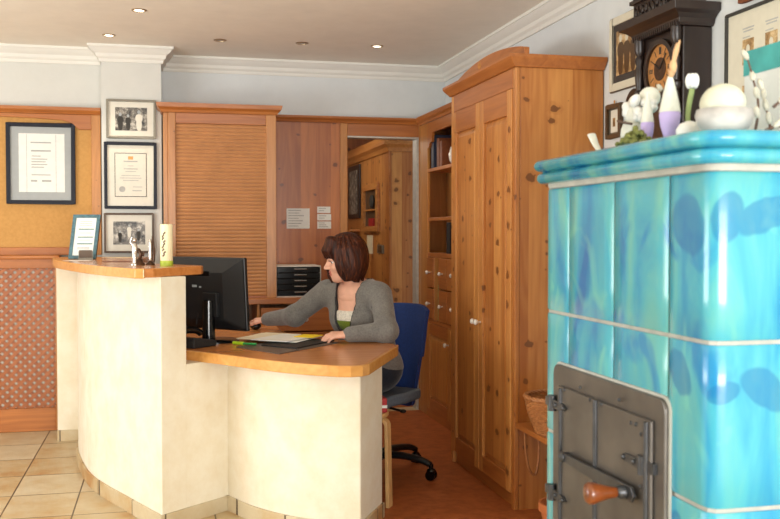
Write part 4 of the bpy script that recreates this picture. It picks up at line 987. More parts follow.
twig([(1.22, 1.73, SZ+0.004), (1.22, 1.745, SZ+0.05), (1.22, 1.76, SZ+0.09), (1.22, 1.77, SZ+0.12)], 'short upright willow twig at the foot of the tallest one', 4)
twig([(1.12, 1.61, SZ+0.006), (1.14, 1.60, SZ+0.014), (1.17, 1.60, SZ+0.012), (1.2, 1.61, SZ+0.02)], 'willow twig lying flat on the ledge right of the stone bowl', 5)
twig([(1.15, 1.88, SZ+0.004), (1.15, 1.86, SZ+0.06), (1.15, 1.83, SZ+0.09), (1.15, 1.81, SZ+0.095)], 'small willow twig bent towards the bowl, right of the tulip', 7)
twig([(1.16, 2.03, SZ+0.004), (1.16, 2.06, SZ+0.08), (1.16, 2.05, SZ+0.13), (1.16, 2.09, SZ+0.16)], 'willow twig standing behind the white woolly bundle', 8)
# white card with teal band
g = thing('greeting_card', 'standing white card with teal top band at the right of the stove top', 'card', (1.33, 1.78, SZ))
cR = Matrix.Rotation(-0.18, 3, 'Y')
MB().box(1.33, 1.334, 1.60, 1.995, SZ, SZ+0.178).build('card', 'white_bind', g)
MB().box(1.3285, 1.3355, 1.598, 1.997, SZ+0.178, SZ+0.235).build('teal_band', 'teal_card', g)

# ================================================================== bench shelf with basket and pot between wardrobe and stove
o = MB().box(1.605, 2.05, 3.66, 4.215, 0.398, 0.423).build('wall_shelf', 'oak_y', bevel=0.006); tag(o, 'small wooden shelf board beside the wardrobe carrying the wicker basket', 'shelf')
BK = thing('wicker_basket', 'round brown wicker basket on the small shelf beside the wardrobe', 'basket', (1.71, 3.95, 0.424))
wk = MB(); n = 40; nr = 17
for r in range(nr):
    f = r/(nr-1); rad = 0.098+0.047*math.sin(f*1.35); z = 0.432+f*0.15
    pts = [(1.71+(rad+0.0035*(1 if (k+r) % 2 else -1))*math.cos(2*PI*k/n), 3.95+(rad+0.0035*(1 if (k+r) % 2 else -1))*math.sin(2*PI*k/n), z) for k in range(n+1)]
    wk.tube(pts, 0.0056, 5, cap=False)
wk.build('woven_wall', 'wicker', BK, sm=60)
wk = MB()
for r in (0, 1, 2):
    pts = [(1.71+(0.146+0.006*math.sin(k*PI/2+r*2.1))*math.cos(2*PI*k/48), 3.95+(0.146+0.006*math.sin(k*PI/2+r*2.1))*math.sin(2*PI*k/48), 0.588+0.006*math.cos(k*PI/2+r*2.1)) for k in range(49)]
    wk.tube(pts, 0.006, 6, cap=False)
wk.build('braided_rim', 'wicker', BK, sm=60)
MB().lathe([(0.098, 0.4235), (0.098, 0.432)], (1.71, 3.95, 0), n=24).build('basket_base', 'wicker', BK)
o = MB().tube(smooth([(1.63, 4.15, 0.396), (1.635, 4.15, 0.30), (1.655, 4.15, 0.21), (1.685, 4.15, 0.19), (1.70, 4.15, 0.27), (1.70, 4.15, 0.396)], 6), 0.006, 8).build('hanging_loop', 'wicker', sm=60); tag(o, 'brown leather loop hanging under the basket shelf', 'strap')
PT = thing('terracotta_pot', 'terracotta pot on the floor between wardrobe and stove', 'pot', (1.66, 3.80, 0.003))
MB().lathe([(0.06, 0.003), (0.075, 0.06), (0.088, 0.12), (0.096, 0.121), (0.096, 0.155), (0.086, 0.155), (0.08, 0.12), (0.05, 0.02)], (1.66, 3.80, 0), n=28, cap=False).build('pot_wall', 'terracotta', PT, sm=40)
MB().lathe([(0.001, 0.006), (0.06, 0.006)], (1.66, 3.80, 0), n=20, cap=False).build('pot_base', 'terracotta', PT)

# ================================================================== ceiling spotlights
for x, y, on, lab in ((-0.132, 5.5, 1, 'lit ceiling spotlight nearest the camera'), (-0.333, 6.233, 1, 'lit ceiling spotlight in front of the white column'), (0.353, 6.229, 0, 'unlit ceiling spotlight, left of the two dark ones'), (0.879, 6.204, 0, 'unlit ceiling spotlight, right of the two dark ones'), (1.377, 6.188, 1, 'lit ceiling spotlight at the right end of the row')):
    g = thing('ceiling_spotlight', lab, 'spotlight', (x, y, ZC), 'recessed ceiling spotlights')
    MB().lathe([(0.028, -0.001), (0.030, -0.006), (0.038, -0.006), (0.043, -0.001)], (x, y, ZC), n=24, cap=False).build('ring', 'brass_ring', g, sm=60)
    MB().lathe([(0.001, -0.004), (0.018, -0.004), (0.0285, -0.001)], (x, y, ZC), n=20, cap=False).build('bulb', 'lamp_on' if on else 'lamp_off', g)
    if on:
        d = bpy.data.lights.new('spot_lamp', 'SPOT'); d.energy = 14; d.color = (1.0, 0.86, 0.66); d.spot_size = 1.5; d.spot_blend = 0.6; d.shadow_soft_size = 0.03
        q = bpy.data.objects.new('spot_lamp', d); COL.objects.link(q); q.location = (x, y, ZC-0.02)

# ================================================================== on the upper counter
CZ = 1.1652
g = thing('certificate_stand', 'certificate in a blue-grey frame leaning on the counter beside the column', 'sign', (-0.46, 5.85, CZ))
o_ = Vector((-0.472, 5.82, CZ+0.003)); ex = Vector((0.97, -0.23, 0)).normalized(); n_ = Vector((-0.23, -0.97, 0)).normalized(); ez = (Vector((0, 0, 1))-n_*0.22+ex*0.055).normalized(); nn = ex.cross(ez)
def ob(m, cx, cz, hx, hz, d0, d1): m.obox(o_+ex*cx+ez*cz+nn*(d0+d1)/2, ex, ez, nn, hx, hz, (d1-d0)/2)
m = MB(); ob(m, 0, 0.133, 0.080, 0.133, -0.012, 0.0); m.build('back_board', 'black', g, bevel=0.002)
m = MB(); ob(m, -0.070, 0.133, 0.010, 0.133, 0, 0.007); ob(m, 0.070, 0.133, 0.010, 0.133, 0, 0.007); ob(m, 0, 0.256, 0.060, 0.010, 0, 0.007); ob(m, 0, 0.010, 0.060, 0.010, 0, 0.007); m.build('frame', 'teal_frame', g, bevel=0.002)
m = MB(); ob(m, 0, 0.133, 0.060, 0.113, 0, 0.003); m.build('sheet', 'paper', g)
m = MB()
for z in (0.178, 0.13, 0.09): ob(m, 0.005, z, 0.045, 0.003, 0.003, 0.0036)
m.build('green_lines', 'teal_bar', g)
m = MB()
for z in (0.225, 0.212, 0.20, 0.155, 0.112, 0.068, 0.06): ob(m, 0.0, z, 0.035, 0.0016, 0.003, 0.0036)
m.build('printed_lines', 'ink', g)
g = thing('card_holder', 'small holder with visiting cards in front of the leaning certificate', 'card holder', (-0.45, 5.72, CZ))
m = MB(); m.box(-0.485, -0.405, 5.70, 5.74, CZ, CZ+0.012); m.box(-0.485, -0.405, 5.738, 5.742, CZ, CZ+0.05); m.build('holder', 'silver_frame', g)
MB().box(-0.48, -0.41, 5.715, 5.735, CZ+0.0125, CZ+0.056).build('cards', 'brown_frame', g)
def leaf(label, x, y, w_, h_, a, mat, z=CZ):
    R = Matrix.Rotation(a, 3, 'Z'); o = MB().box(x-w_/2, x+w_/2, y-h_/2, y+h_/2, z, z+0.0015, R, (x, y, z)).build('leaflet', mat); return tag(o, label, 'leaflet')
leaf('white leaflet lying flat in front of the card holder on the counter', -0.47, 5.60, 0.15, 0.10, -0.3, 'paper')
leaf('cream leaflet lying behind the figurines towards the column', -0.27, 6.18, 0.16, 0.21, 0.5, 'cream_paper')
leaf('reddish leaflet lying in the middle of the counter top', -0.25, 5.35, 0.15, 0.21, 0.1, 'book_brown')
def figurine(x, y, label, h):
    g = thing('figurine', label, 'figurine', (x, y, CZ))
    MB().lathe([(0.022, 0.0), (0.022, 0.006), (0.012, 0.010), (0.010, 0.03), (0.013, 0.06), (0.016, 0.085), (0.010, 0.105)], (x, y, CZ), n=14, sx=h, sy=h).build('robe', 'silver', g, sm=60)
    MB().ball((x, y, CZ+0.12), (0.010, 0.010, 0.013), 12, 8).build('head', 'silver', g, sm=60)
    m = MB(); m.lathe([(0.030, 0), (0.030, 0.008), (0.024, 0.012), (0.018, 0.03)], (x+0.018, y+0.01, CZ), n=16); m.tube(smooth([(x+0.02, y+0.01, CZ+0.02), (x+0.028, y, CZ+0.05), (x+0.018, y+0.005, CZ+0.075), (x+0.03, y+0.01, CZ+0.055), (x+0.045, y+0.01, CZ+0.05)], 5), 0.0085, 8)
    m.build('bronze_base', 'bronze', g, sm=60)
    MB().tube(smooth([(x-0.008, y-0.006, CZ+0.095), (x-0.02, y-0.008, CZ+0.112), (x-0.013, y-0.006, CZ+0.135)], 4), 0.004, 6).build('raised_arm', 'silver', g, sm=60)
figurine(-0.142, 4.72, 'silver and bronze dancing figurine, left one on the counter top', 1.0)
g = thing('figurine', 'slim dark upright figurine between the dancing figurine and the candle', 'figurine', (-0.07, 4.74, CZ))
MB().lathe([(0.022, 0), (0.022, 0.006), (0.014, 0.012), (0.008, 0.02)], (-0.07, 4.74, CZ), n=14).build('foot', 'bronze', g, sm=60)
MB().lathe([(0.008, 0.018), (0.011, 0.04), (0.009, 0.08), (0.010, 0.105), (0.006, 0.125)], (-0.07, 4.74, CZ), n=12).build('body', 'silver', g, sm=60)
MB().tube([(-0.057, 4.745, CZ+0.012), (-0.052, 4.745, CZ+0.06), (-0.06, 4.745, CZ+0.14)], [0.008, 0.007, 0.003], 8).build('wing', 'bronze', g, sm=60)
g = thing('pillar_candle', 'tall cream pillar candle with a lime base and brown script, at the counter corner', 'candle', (0.007, 4.62, CZ))
MB().lathe([(0.0285, 0.02), (0.0295, 0.022), (0.0295, 0.194), (0.026, 0.197), (0.012, 0.190)], (0.007, 4.62, CZ), n=28).build('wax', 'wax', g, sm=40)
MB().lathe([(0.030, 0.0), (0.0302, 0.022), (0.0296, 0.024)], (0.007, 4.62, CZ), n=28).build('lime_base', 'wax_green', g, sm=40)
MB().tube([(0.007, 4.62, CZ+0.185), (0.008, 4.62, CZ+0.203)], 0.0012, 6).build('wick', 'ink_dark', g)
m = MB()
for k in range(9):
    z = CZ+0.05+k*0.013; a = -2.05+0.16*math.sin(k*1.7)
    for q in (-0.1, 0.08): m.ball((0.007+0.0297*math.cos(a+q), 4.62+0.0297*math.sin(a+q), z+q*0.03), (0.0035, 0.0035, 0.005), 6, 5)
m.build('script', 'brown_frame', g)

# ================================================================== on the desk
DZ = 0.7702
g = thing('monitor', 'black computer monitor seen from behind on the reception desk', 'monitor', (0.25, 4.98, DZ))
mc = Vector((0.215, 4.97, 1.012)); ex = Vector((0.36, -0.385, 0)).normalized(); nb = Vector((ex.y, -ex.x, 0)).normalized()
if nb.y > 0: nb = -nb
# nb points out of the back towards the public side
up = (Vector((0, 0, 1))+nb*0.06).normalized(); nb = ex.cross(up).normalized(); nb = nb if nb.y < 0 else -nb
hx, hz = 0.268, 0.185
def mo(x, z, d): return mc+ex*x+up*z+nb*d
m = MB(); m.obox(mc, ex, up, nb, hx, hz, 0.012)
m.build('bezel', 'black', g, bevel=0.006, seg=3)
bk = MB(); a = [mo(-hx+.004, -hz+.004, .012), mo(hx-.004, -hz+.004, .012), mo(hx-.004, hz-.004, .012), mo(-hx+.004, hz-.004, .012)]
b = [mo(-.15, -.13, .05), mo(.15, -.13, .05), mo(.15, .11, .05), mo(-.15, .11, .05)]
bk.add(a+b, [(4, 5, 6, 7), (0, 1, 5, 4), (1, 2, 6, 5), (2, 3, 7, 6), (3, 0, 4, 7), (3, 2, 1, 0)]); bk.build('rear_shell', 'black_matt', g, bevel=0.01, seg=3)
m = MB(); m.obox(mo(0, 0, -0.0125), ex, up, nb, hx-.018, hz-.018, 0.001); m.build('screen', 'screen', g)
m = MB(); m.obox(mo(0, 0.105, .047), ex, up, nb, 0.06, 0.012, 0.004); m.build('carry_grip', 'black_gloss', g)
m = MB(); m.obox(mo(-0.045, 0.04, .0505), ex, up, nb, 0.016, 0.006, 0.0008); m.obox(mo(-0.005, 0.036, .0505), ex, up, nb, 0.007, 0.004, 0.0008); m.build('rating_label', 'grey_mat', g)
m = MB(); m.obox(mo(0.075, -.05, .062), ex, up, nb, .05, .06, .012); m.build('mount_plate', 'black_matt', g, bevel=0.004)
pc = mo(0.075, 0, .075); m = MB(); m.tube([(pc.x, pc.y, DZ+0.012), (pc.x, pc.y, 0.98)], [0.034, 0.028], 16); m.build('stand_column', 'black_gloss', g, sm=40)
MB().lathe([(0.125, 0.0), (0.125, 0.006), (0.115, 0.012), (0.05, 0.016)], (pc.x+0.03, pc.y+0.02, DZ), n=36).build('stand_base', 'black_gloss', g, sm=40)
m = MB()
for k, q in enumerate((-0.03, 0.02, 0.055)): m.tube(smooth([mo(q, -0.10, .05), mo(q+.01, -0.15, .075), mo(q-.02, -0.20, .06)], 5), 0.004, 6)
m.build('cables', 'black', g, sm=60)
g = thing('desk_telephone', 'black desk telephone with handset at the left end of the desk', 'telephone', (0.13, 4.70, DZ))
R = Matrix.Rotation(-0.8, 3, 'Z'); c = (0.135, 4.69, DZ)
m = MB(); m.prism([(-.08, 0), (.08, 0), (.08, .028), (-.08, .055)], -.075, .075, c, R @ Vector((0, 1, 0)), (0, 0, 1), R @ Vector((1, 0, 0))); m.build('base', 'black_matt', g, bevel=0.006)
m = MB(); d = R @ Vector((0, 1, 0)); p = Vector(c)+R @ Vector((-.045, 0, .058)); m.tube(smooth([p-d*.09-Vector((0, 0, .008)), p-d*.06+Vector((0, 0, .008)), p+Vector((0, 0, .018)), p+d*.06+Vector((0, 0, .012)), p+d*.09-Vector((0, 0, .004))], 4), [.017]*17, 10); m.build('handset', 'black_gloss', g, sm=60)
def flat(name, mat, pts, z, th, label=None, cat=None, group=None, parent=None):
    o = MB().prism(pts, z, z+th).build(name, mat, parent)
    return tag(o, label, cat, group) if label else o
flat('desk_pad', 'pad', [(0.33, 4.60), (0.50, 4.29), (0.84, 4.66), (0.66, 4.90)], DZ, 0.004, 'dark translucent desk pad lying near the front edge of the desk', 'desk pad')
flat('folder', 'black_matt', [(0.45, 4.60), (0.60, 4.44), (0.83, 4.72), (0.66, 4.88)], DZ+0.0042, 0.006, 'black folder lying under the loose papers', 'folder')
rnd = random.Random(5); z = DZ+0.0104
pl = ['topmost white sheet of the paper pile on the desk', 'cream sheet fanned out of the paper pile to the left', 'white sheet turned askew inside the paper pile', 'lowest cream sheet of the paper pile on the black folder']
for k in range(4):
    cx_, cy_ = (0.585, 0.52, 0.62, 0.52)[k], (4.78, 4.89, 4.80, 4.94)[k]; a = -0.75+rnd.uniform(-.25, .25)
    R = Matrix.Rotation(a, 3, 'Z'); q = [R @ Vector(p) for p in ((-.105, -.148, 0), (.105, -.148, 0), (.105, .148, 0), (-.105, .148, 0))]
    flat('paper_sheet', 'paper' if k % 2 == 0 else 'cream_paper', [(p.x+cx_, p.y+cy_) for p in q], z+0.0032*(3-k), 0.003, pl[k], 'paper', 'loose papers on the desk')
R = Matrix.Rotation(-0.6, 3, 'Z'); q = [R @ Vector(p) for p in ((-.055, -.06, 0), (.055, -.06, 0), (.055, .06, 0), (-.055, .06, 0))]
flat('sticky_note', 'yellow', [(p.x+0.71, p.y+4.80) for p in q], z+0.0130, 0.003, 'bright yellow note on the papers beside her left hand', 'note')
g = thing('highlighter', 'lime and green highlighter pen lying by the telephone end of the papers', 'pen', (0.37, 4.68, DZ+0.010))
a = Vector((0.325, 4.715, DZ+0.010)); b = Vector((0.37, 4.665, DZ+0.010)); c = Vector((0.425, 4.61, DZ+0.012))
MB().tube([a, b], 0.0085, 10).build('cap', 'lime', g, sm=60); MB().tube([b, c], 0.006, 10).build('barrel', 'green', g, sm=60)
g = thing('computer_mouse', 'dark computer mouse under her right hand behind the monitor', 'mouse', (0.50, 5.44, DZ))
MB().ball((0.50, 5.44, DZ+0.0205), (0.032, 0.052, 0.02), 14, 10).build('shell', 'black', g, sm=60)

# ================================================================== stool
SB = thing('stool', 'round stool with bent birch legs tucked under the end of the desk', 'stool', (0.885, 4.52, 0.003))
sc_ = Vector((0.885, 4.52))
MB().lathe([(0.172, 0.435), (0.175, 0.438), (0.175, 0.452), (0.172, 0.455)], (sc_.x, sc_.y, 0), n=36).build('seat', 'birch', SB, sm=40)
for k in range(4):
    a = -0.62+k*PI/2; dr = Vector((math.cos(a), math.sin(a), 0)); sd = Vector((-dr.y, dr.x, 0)); m = MB()
    pr = [(0.05, .434), (0.15, .434)]+[(0.15+.04*math.sin(t_), .394+.04*math.cos(t_)) for t_ in np.linspace(0.2, PI/2, 6)]+[(0.20, 0.004)]
    inn = [(0.182, 0.004)]+[(0.15+.024*math.sin(t_), .394+.024*math.cos(t_)) for t_ in np.linspace(PI/2, 0.2, 6)]+[(0.15, .418), (0.05, .418)]
    m.prism(pr+inn, -.024, .024, (sc_.x, sc_.y, 0), dr, (0, 0, 1), sd); m.build('leg', 'birch', SB, bevel=0.002)
g = thing('red_packet', 'red packet with a white stripe lying on the stool', 'packet', (0.97, 4.50, 0.456))
MB().box(0.90, 1.035, 4.43, 4.54, 0.4555, 0.525).build('box', 'red', g, bevel=0.004); MB().box(0.8995, 1.0355, 4.4295, 4.5405, 0.478, 0.492).build('white_stripe', 'paper', g)

# ================================================================== office chair
CHC = Vector((1.115, 5.05)); FD = Vector((-0.75, -0.66, 0)).normalized(); LD = Vector((FD.y*-1, FD.x, 0))
CH = thing('office_chair', 'blue office swivel chair with black five-star base, occupied by the woman', 'chair', (CHC.x, CHC.y, 0.003))
def cp_(f, l, z): return Vector((CHC.x, CHC.y, 0))+FD*f+LD*l+Vector((0, 0, z))
hub = MB().lathe([(0.035, 0.075), (0.042, 0.08), (0.042, 0.13), (0.028, 0.14), (0.028, 0.26), (0.02, 0.27), (0.02, 0.42)], (CHC.x, CHC.y, 0), n=18).build('gas_column', 'black', CH, sm=40)
for k in range(5):
    a = math.atan2(4.834-CHC.y, 1.386-CHC.x)+k*2*PI/5; dr = Vector((math.cos(a), math.sin(a), 0)); q = Vector((CHC.x, CHC.y, 0))
    P = smooth([q+dr*0.03+Vector((0, 0, .11)), q+dr*.15+Vector((0, 0, .118)), q+dr*.27+Vector((0, 0, .105)), q+dr*.325+Vector((0, 0, .085))], 4)
    lg_ = MB().tube(P, [0.030-0.010*i/len(P) for i in range(len(P))], 10, flat=0.75).build('star_leg', 'black', CH, sm=60)
    e = q+dr*.33; sd = Vector((-dr.y, dr.x, 0))
    c = MB()
    for sg in (-1, 1): c.lathe([(0.006, -0.009), (0.026, -0.008), (0.0275, 0), (0.026, 0.008), (0.006, 0.009)], e+sd*0.015*sg+Vector((0, 0, .0305)), sd, 16)
    c.tube([e+Vector((0, 0, .05)), e+Vector((0, 0, .09))], 0.012, 8); c.ball(e+Vector((0, 0, .05)), (.026, .026, .018), 12, 8)
    c.build('caster', 'black_gloss', CH, sm=40)
m = MB(); 
def slab(m, fn, nu, nv, th):
    top = [[fn(u/nu, v/nv) for u in range(nu+1)] for v in range(nv+1)]
    vs = []; 
    for s_ in (0, 1):
        for v in range(nv+1):
            for u in range(nu+1):
                p, n_ = top[v][u]; vs.append(p+n_*(th*(s_-0.5)))
    q = nu+1; N_ = q*(nv+1); fs = []
    for v in range(nv):
        for u in range(nu):
            a = v*q+u; fs += [(a, a+q, a+q+1, a+1), (N_+a, N_+a+1, N_+a+q+1, N_+a+q)]
    for u in range(nu): fs += [(u, u+1, N_+u+1, N_+u), (nv*q+u, N_+nv*q+u, N_+nv*q+u+1, nv*q+u+1)]
    for v in range(nv): fs += [(v*q, N_+v*q, N_+(v+1)*q, (v+1)*q), (v*q+nu, (v+1)*q+nu, N_+(v+1)*q+nu, N_+v*q+nu)]
    m.add(vs, fs)
def seatf(u, v):
    l = (u-.5)*.45; f = (v-.5)*.42; k = 1-0.28*max(0, abs(u-.5)*2-.5)*abs(v-.5)*2
    return cp_(f*k+.02, l*k, 0.43-0.05*abs(f/.23)**4*(1 if f > 0 else 0)+0.015*abs(l/.235)**3), Vector((0, 0, 1))
slab(m, seatf, 14, 14, 0.06); m.build('seat', 'grey_seat', CH, bevel=0.015, seg=3, sm=60)
m = MB()
def backf(u, v):
    wv = 0.25+0.14*math.sin(PI*min(1, v*1.15+0.0)*0.62); l = (u-.5)*wv
    z = 0.345+v*0.575; f = -0.255-0.05*v+0.12*(abs(u-.5)*2)**2*0.6+0.04*math.sin(v*PI)
    return cp_(f, l, z-0.03*(abs(u-.5)*2)**4*(1 if v > .5 else -1)), FD
slab(m, backf, 14, 16, 0.035); m.build('backrest', 'blue_shell', CH, bevel=0.012, seg=3, sm=60)
MB().tube(smooth([cp_(0, 0, .40), cp_(-.15, 0, .375), cp_(-.25, 0, .40), cp_(-.30, 0, .52)], 4), 0.02, 8).build('back_bracket', 'black', CH, sm=60)
bx('mechanism', 'black', CH, (CHC.x-.08, CHC.x+.08, CHC.y-.07, CHC.y+.07, .375, .402), bevel=0.008)
MB().tube([cp_(0.02, .06, .385), cp_(0.04, .20, .375)], 0.007, 8).ball(cp_(0.04, .21, .375), (.018, .018, .01), 10, 6).build('lever', 'black', CH, sm=60)

# ================================================================== implicit surfaces for the woman
class SDF:
    def __init__(s, lo, hi, h):
        s.h = h; s.lo = np.array(lo, float); s.n = np.ceil((np.array(hi)-s.lo)/h).astype(int)+1
        s.f = np.full(tuple(s.n), 0.08, np.float32)
    def region(s, lo, hi):
        a = np.clip(np.floor((np.array(lo)-s.lo)/s.h).astype(int), 0, s.n); b = np.clip(np.ceil((np.array(hi)-s.lo)/s.h).astype(int)+1, 0, s.n)
        sl = tuple(slice(i, j) for i, j in zip(a, b))
        g = np.meshgrid(*[s.lo[i]+s.h*np.arange(a[i], b[i]) for i in range(3)], indexing='ij')
        return sl, np.stack(g, -1).astype(np.float32)
    def comb(s, sl, d, k, op):
        f = s.f[sl]
        if op == 'u':
            if k: hh = np.clip(.5+.5*(f-d)/k, 0, 1); s.f[sl] = f*(1-hh)+d*hh-k*hh*(1-hh)
            else: s.f[sl] = np.minimum(f, d)
        elif op == 's':
            if k: hh = np.clip(.5-.5*(f+d)/k, 0, 1); s.f[sl] = f*(1-hh)-d*hh+k*hh*(1-hh)
            else: s.f[sl] = np.maximum(f, -d)
        elif op == 'i': s.f[sl] = np.maximum(f, d)
    def cap(s, a, b, ra, rb=None, k=0.02, op='u'):
        rb = ra if rb is None else rb; a = np.array(a, float); b = np.array(b, float); pad = max(ra, rb)+0.05+k
        sl, p = s.region(np.minimum(a, b)-pad, np.maximum(a, b)+pad)
        if p.size == 0: return s
        ab = b-a; t = np.clip(((p-a) @ ab)/max(1e-9, ab @ ab), 0, 1)
        d = np.linalg.norm(p-a-t[..., None]*ab, axis=-1)-(ra+(rb-ra)*t); s.comb(sl, d, k, op); return s
    def chain(s, pts, rs, k=0.02, op='u'):
        for i in range(len(pts)-1): s.cap(pts[i], pts[i+1], rs[i], rs[i+1], k, op)
        return s
    def ell(s, c, r, R=None, k=0.02, op='u'):
        c = np.array(c, float); r = np.array(r, float); pad = r.max()+0.05+k
        sl, p = s.region(c-pad, c+pad)
        if p.size == 0: return s
        q = p-c
        if R is not None: q = q @ np.array(R, float)      # columns of R are the local axes
        k0 = np.linalg.norm(q/r, axis=-1); k1 = np.linalg.norm(q/(r*r), axis=-1)
        s.comb(sl, k0*(k0-1)/np.maximum(k1, 1e-6), k, op); return s
    def plane(s, o, n, op='i', rad=None, c=None):
        if c is not None: sl, p = s.region(np.array(c)-rad, np.array(c)+rad)
        else: sl, p = s.region(s.lo, s.lo+s.h*s.n)
        n = np.array(n, float); n /= np.linalg.norm(n); s.comb(sl, (p-np.array(o)) @ n, 0, op); return s
    def mesh(s):
        f = s.f.copy()
        for ax in range(3):
            for e in (0, -1):
                i = [slice(None)]*3; i[ax] = e; f[tuple(i)] = np.maximum(f[tuple(i)], 1e-3)
        n = f.shape; ins = f < 0; c = [slice(0, -1), slice(1, None)]
        cor = [(i, j, k) for i in (0, 1) for j in (0, 1) for k in (0, 1)]
        cnt = sum(ins[c[i], c[j], c[k]].astype(np.int8) for i, j, k in cor)
        mix = (cnt > 0) & (cnt < 8); idx = np.full(mix.shape, -1, np.int64); cells = np.argwhere(mix); idx[mix] = np.arange(len(cells))
        acc = np.zeros((len(cells), 3)); num = np.zeros(len(cells))
        for a in cor:
            for ax in range(3):
                if a[ax]: continue
                b = list(a); b[ax] = 1
                fa = f[tuple((cells+np.array(a)).T)]; fb = f[tuple((cells+np.array(b)).T)]
                x = (fa < 0) != (fb < 0); t = np.where(x, fa/np.where(x, fa-fb, 1), 0)
                q = np.tile(np.array(a, float), (len(cells), 1)); q[:, ax] += t; acc += q*x[:, None]; num += x
        v = s.lo+s.h*(cells+acc/num[:, None]); faces = []
        for ax in range(3):
            o1, o2 = [(1, 2), (2, 0), (0, 1)][ax]
            A = [slice(None)]*3; Bq = [slice(None)]*3; A[ax] = slice(0, -1); Bq[ax] = slice(1, None)
            x = ins[tuple(A)] != ins[tuple(Bq)]; e = np.argwhere(x)
            e = e[(e[:, o1] > 0) & (e[:, o2] > 0) & (e[:, o1] < n[o1]-1) & (e[:, o2] < n[o2]-1)]
            d1 = np.zeros(3, int); d1[o1] = 1; d2 = np.zeros(3, int); d2[o2] = 1
            g = lambda q: idx[tuple(q.T)]
            quad = np.stack([g(e-d1-d2), g(e-d2), g(e), g(e-d1)], 1); fl = ~ins[tuple(e.T)]
            quad[fl] = quad[fl][:, ::-1]; faces.append(quad)
        return v, np.concatenate(faces)

def sdf_object(name, meshes, mats, parent=None, pick=None, smooth_it=2):
    vs, fs, off = [], [], 0
    for v, f in meshes: vs.append(v); fs.append(f+off); off += len(v)
    v = np.concatenate(vs); f = np.concatenate(fs)
    for _ in range(smooth_it):      # light Laplacian pass to take the grid out
        acc = np.zeros_like(v); num = np.zeros(len(v))
        for a, b in ((0, 1), (1, 2), (2, 3), (3, 0)):
            np.add.at(acc, f[:, a], v[f[:, b]]); np.add.at(num, f[:, a], 1); np.add.at(acc, f[:, b], v[f[:, a]]); np.add.at(num, f[:, b], 1)
        v = v*0.5+0.5*acc/np.maximum(num, 1)[:, None]
    me = bpy.data.meshes.new(name)
    base = np.array(world_loc(parent)) if parent is not None else np.zeros(3)
    me.from_pydata((v-base).tolist(), [], f.tolist())
    for m in (mats if isinstance(mats, (list, tuple)) else [mats]): me.materials.append(M[m])
    if pick is not None: me.polygons.foreach_set('material_index', pick(v[f].mean(1)).astype(np.int32))
    me.polygons.foreach_set('use_smooth', [True]*len(me.polygons))
    o = bpy.data.objects.new(name, me); COL.objects.link(o)
    if parent is not None: o.parent = parent
    return o

# ---- skeleton: she sits facing the monitor, left side towards the camera
FDn = np.array(FD); LDn = np.array(LD); UP = np.array([0, 0, 1.0])
ORG = np.array([1.045, 5.0, 0.0])
def tp(f, l, z): return ORG+FDn*f+LDn*l+UP*z
pelvis = tp(-0.05, 0, .595); belly = tp(-.02, 0, .72); chest = tp(.05, 0, .90); neck0 = tp(.075, 0, 1.03)
shL = np.array([1.085, 4.800, 1.000]); shR = np.array([0.845, 5.090, 1.000])
elL = np.array([1.080, 4.630, 0.828]); elR = np.array([0.695, 5.20, 0.865])
wrL = np.array([0.892, 4.648, 0.814]); wrR = np.array([0.560, 5.375, 0.832])
HC = np.array([0.922, 4.925, 1.180])
hf = np.array([-0.98, 0.05, -0.16]); hf /= np.linalg.norm(hf)
hl = np.cross(UP, hf); hl /= np.linalg.norm(hl); hu = np.cross(hf, hl)
HR = np.stack([hf, hl, hu], 1)
def hp(x, y, z): return HC+HR @ np.array([x, y, z])

def torso(q, g):
    """g: how much the garment stands off the body"""
    TR = np.stack([FDn, LDn, UP], 1)
    q.ell(chest+UP*0.0, (.105+g, .155+g, .175+g), TR, .05); q.ell(tp(.08, 0, .87), (.095+g, .13+g, .075+g), TR, .05)
    q.ell(belly, (.115+g, .145+g, .19+g), TR, .06); q.ell(pelvis, (.135+g, .18+g, .13+g), TR, .06)
    q.cap(shL*.86+shR*.14, shR*.86+shL*.14, .055+g, None, .06); q.cap(neck0-UP*.03, chest, .075+g, .09+g, .06)
def arms(q, g, cuff=0.0):
    for sh, el, wr in ((shL, elL, wrL), (shR, elR, wrR)):
        q.cap(sh, el, .050+g, .041+g, .04); q.cap(el, wr-(wr-el)*cuff, .040+g, .027+g, .025)

kneeL = tp(.34, .0, .525); kneeR = tp(.34, -.17, .525); ankL = tp(.27, .0, .10); ankR = tp(.27, -.18, .10)
hipL = tp(-.03, .08, .565); hipR = tp(-.03, -.09, .565)
def legs(q, g):
    for h_, k_, a_ in ((hipL, kneeL, ankL), (hipR, kneeR, ankR)): q.cap(h_, k_, .082+g, .056+g, .03); q.cap(k_, a_, .054+g, .036+g, .02)

bd = SDF((0.40, 4.42, 0.02), (1.34, 5.52, 1.10), 0.0075)
torso(bd, -.004); arms(bd, -.004); legs(bd, -.004)
for a in (ankL, ankR): bd.cap(a-UP*.05, a+FDn*.13-UP*.065, .034, .026, .03)
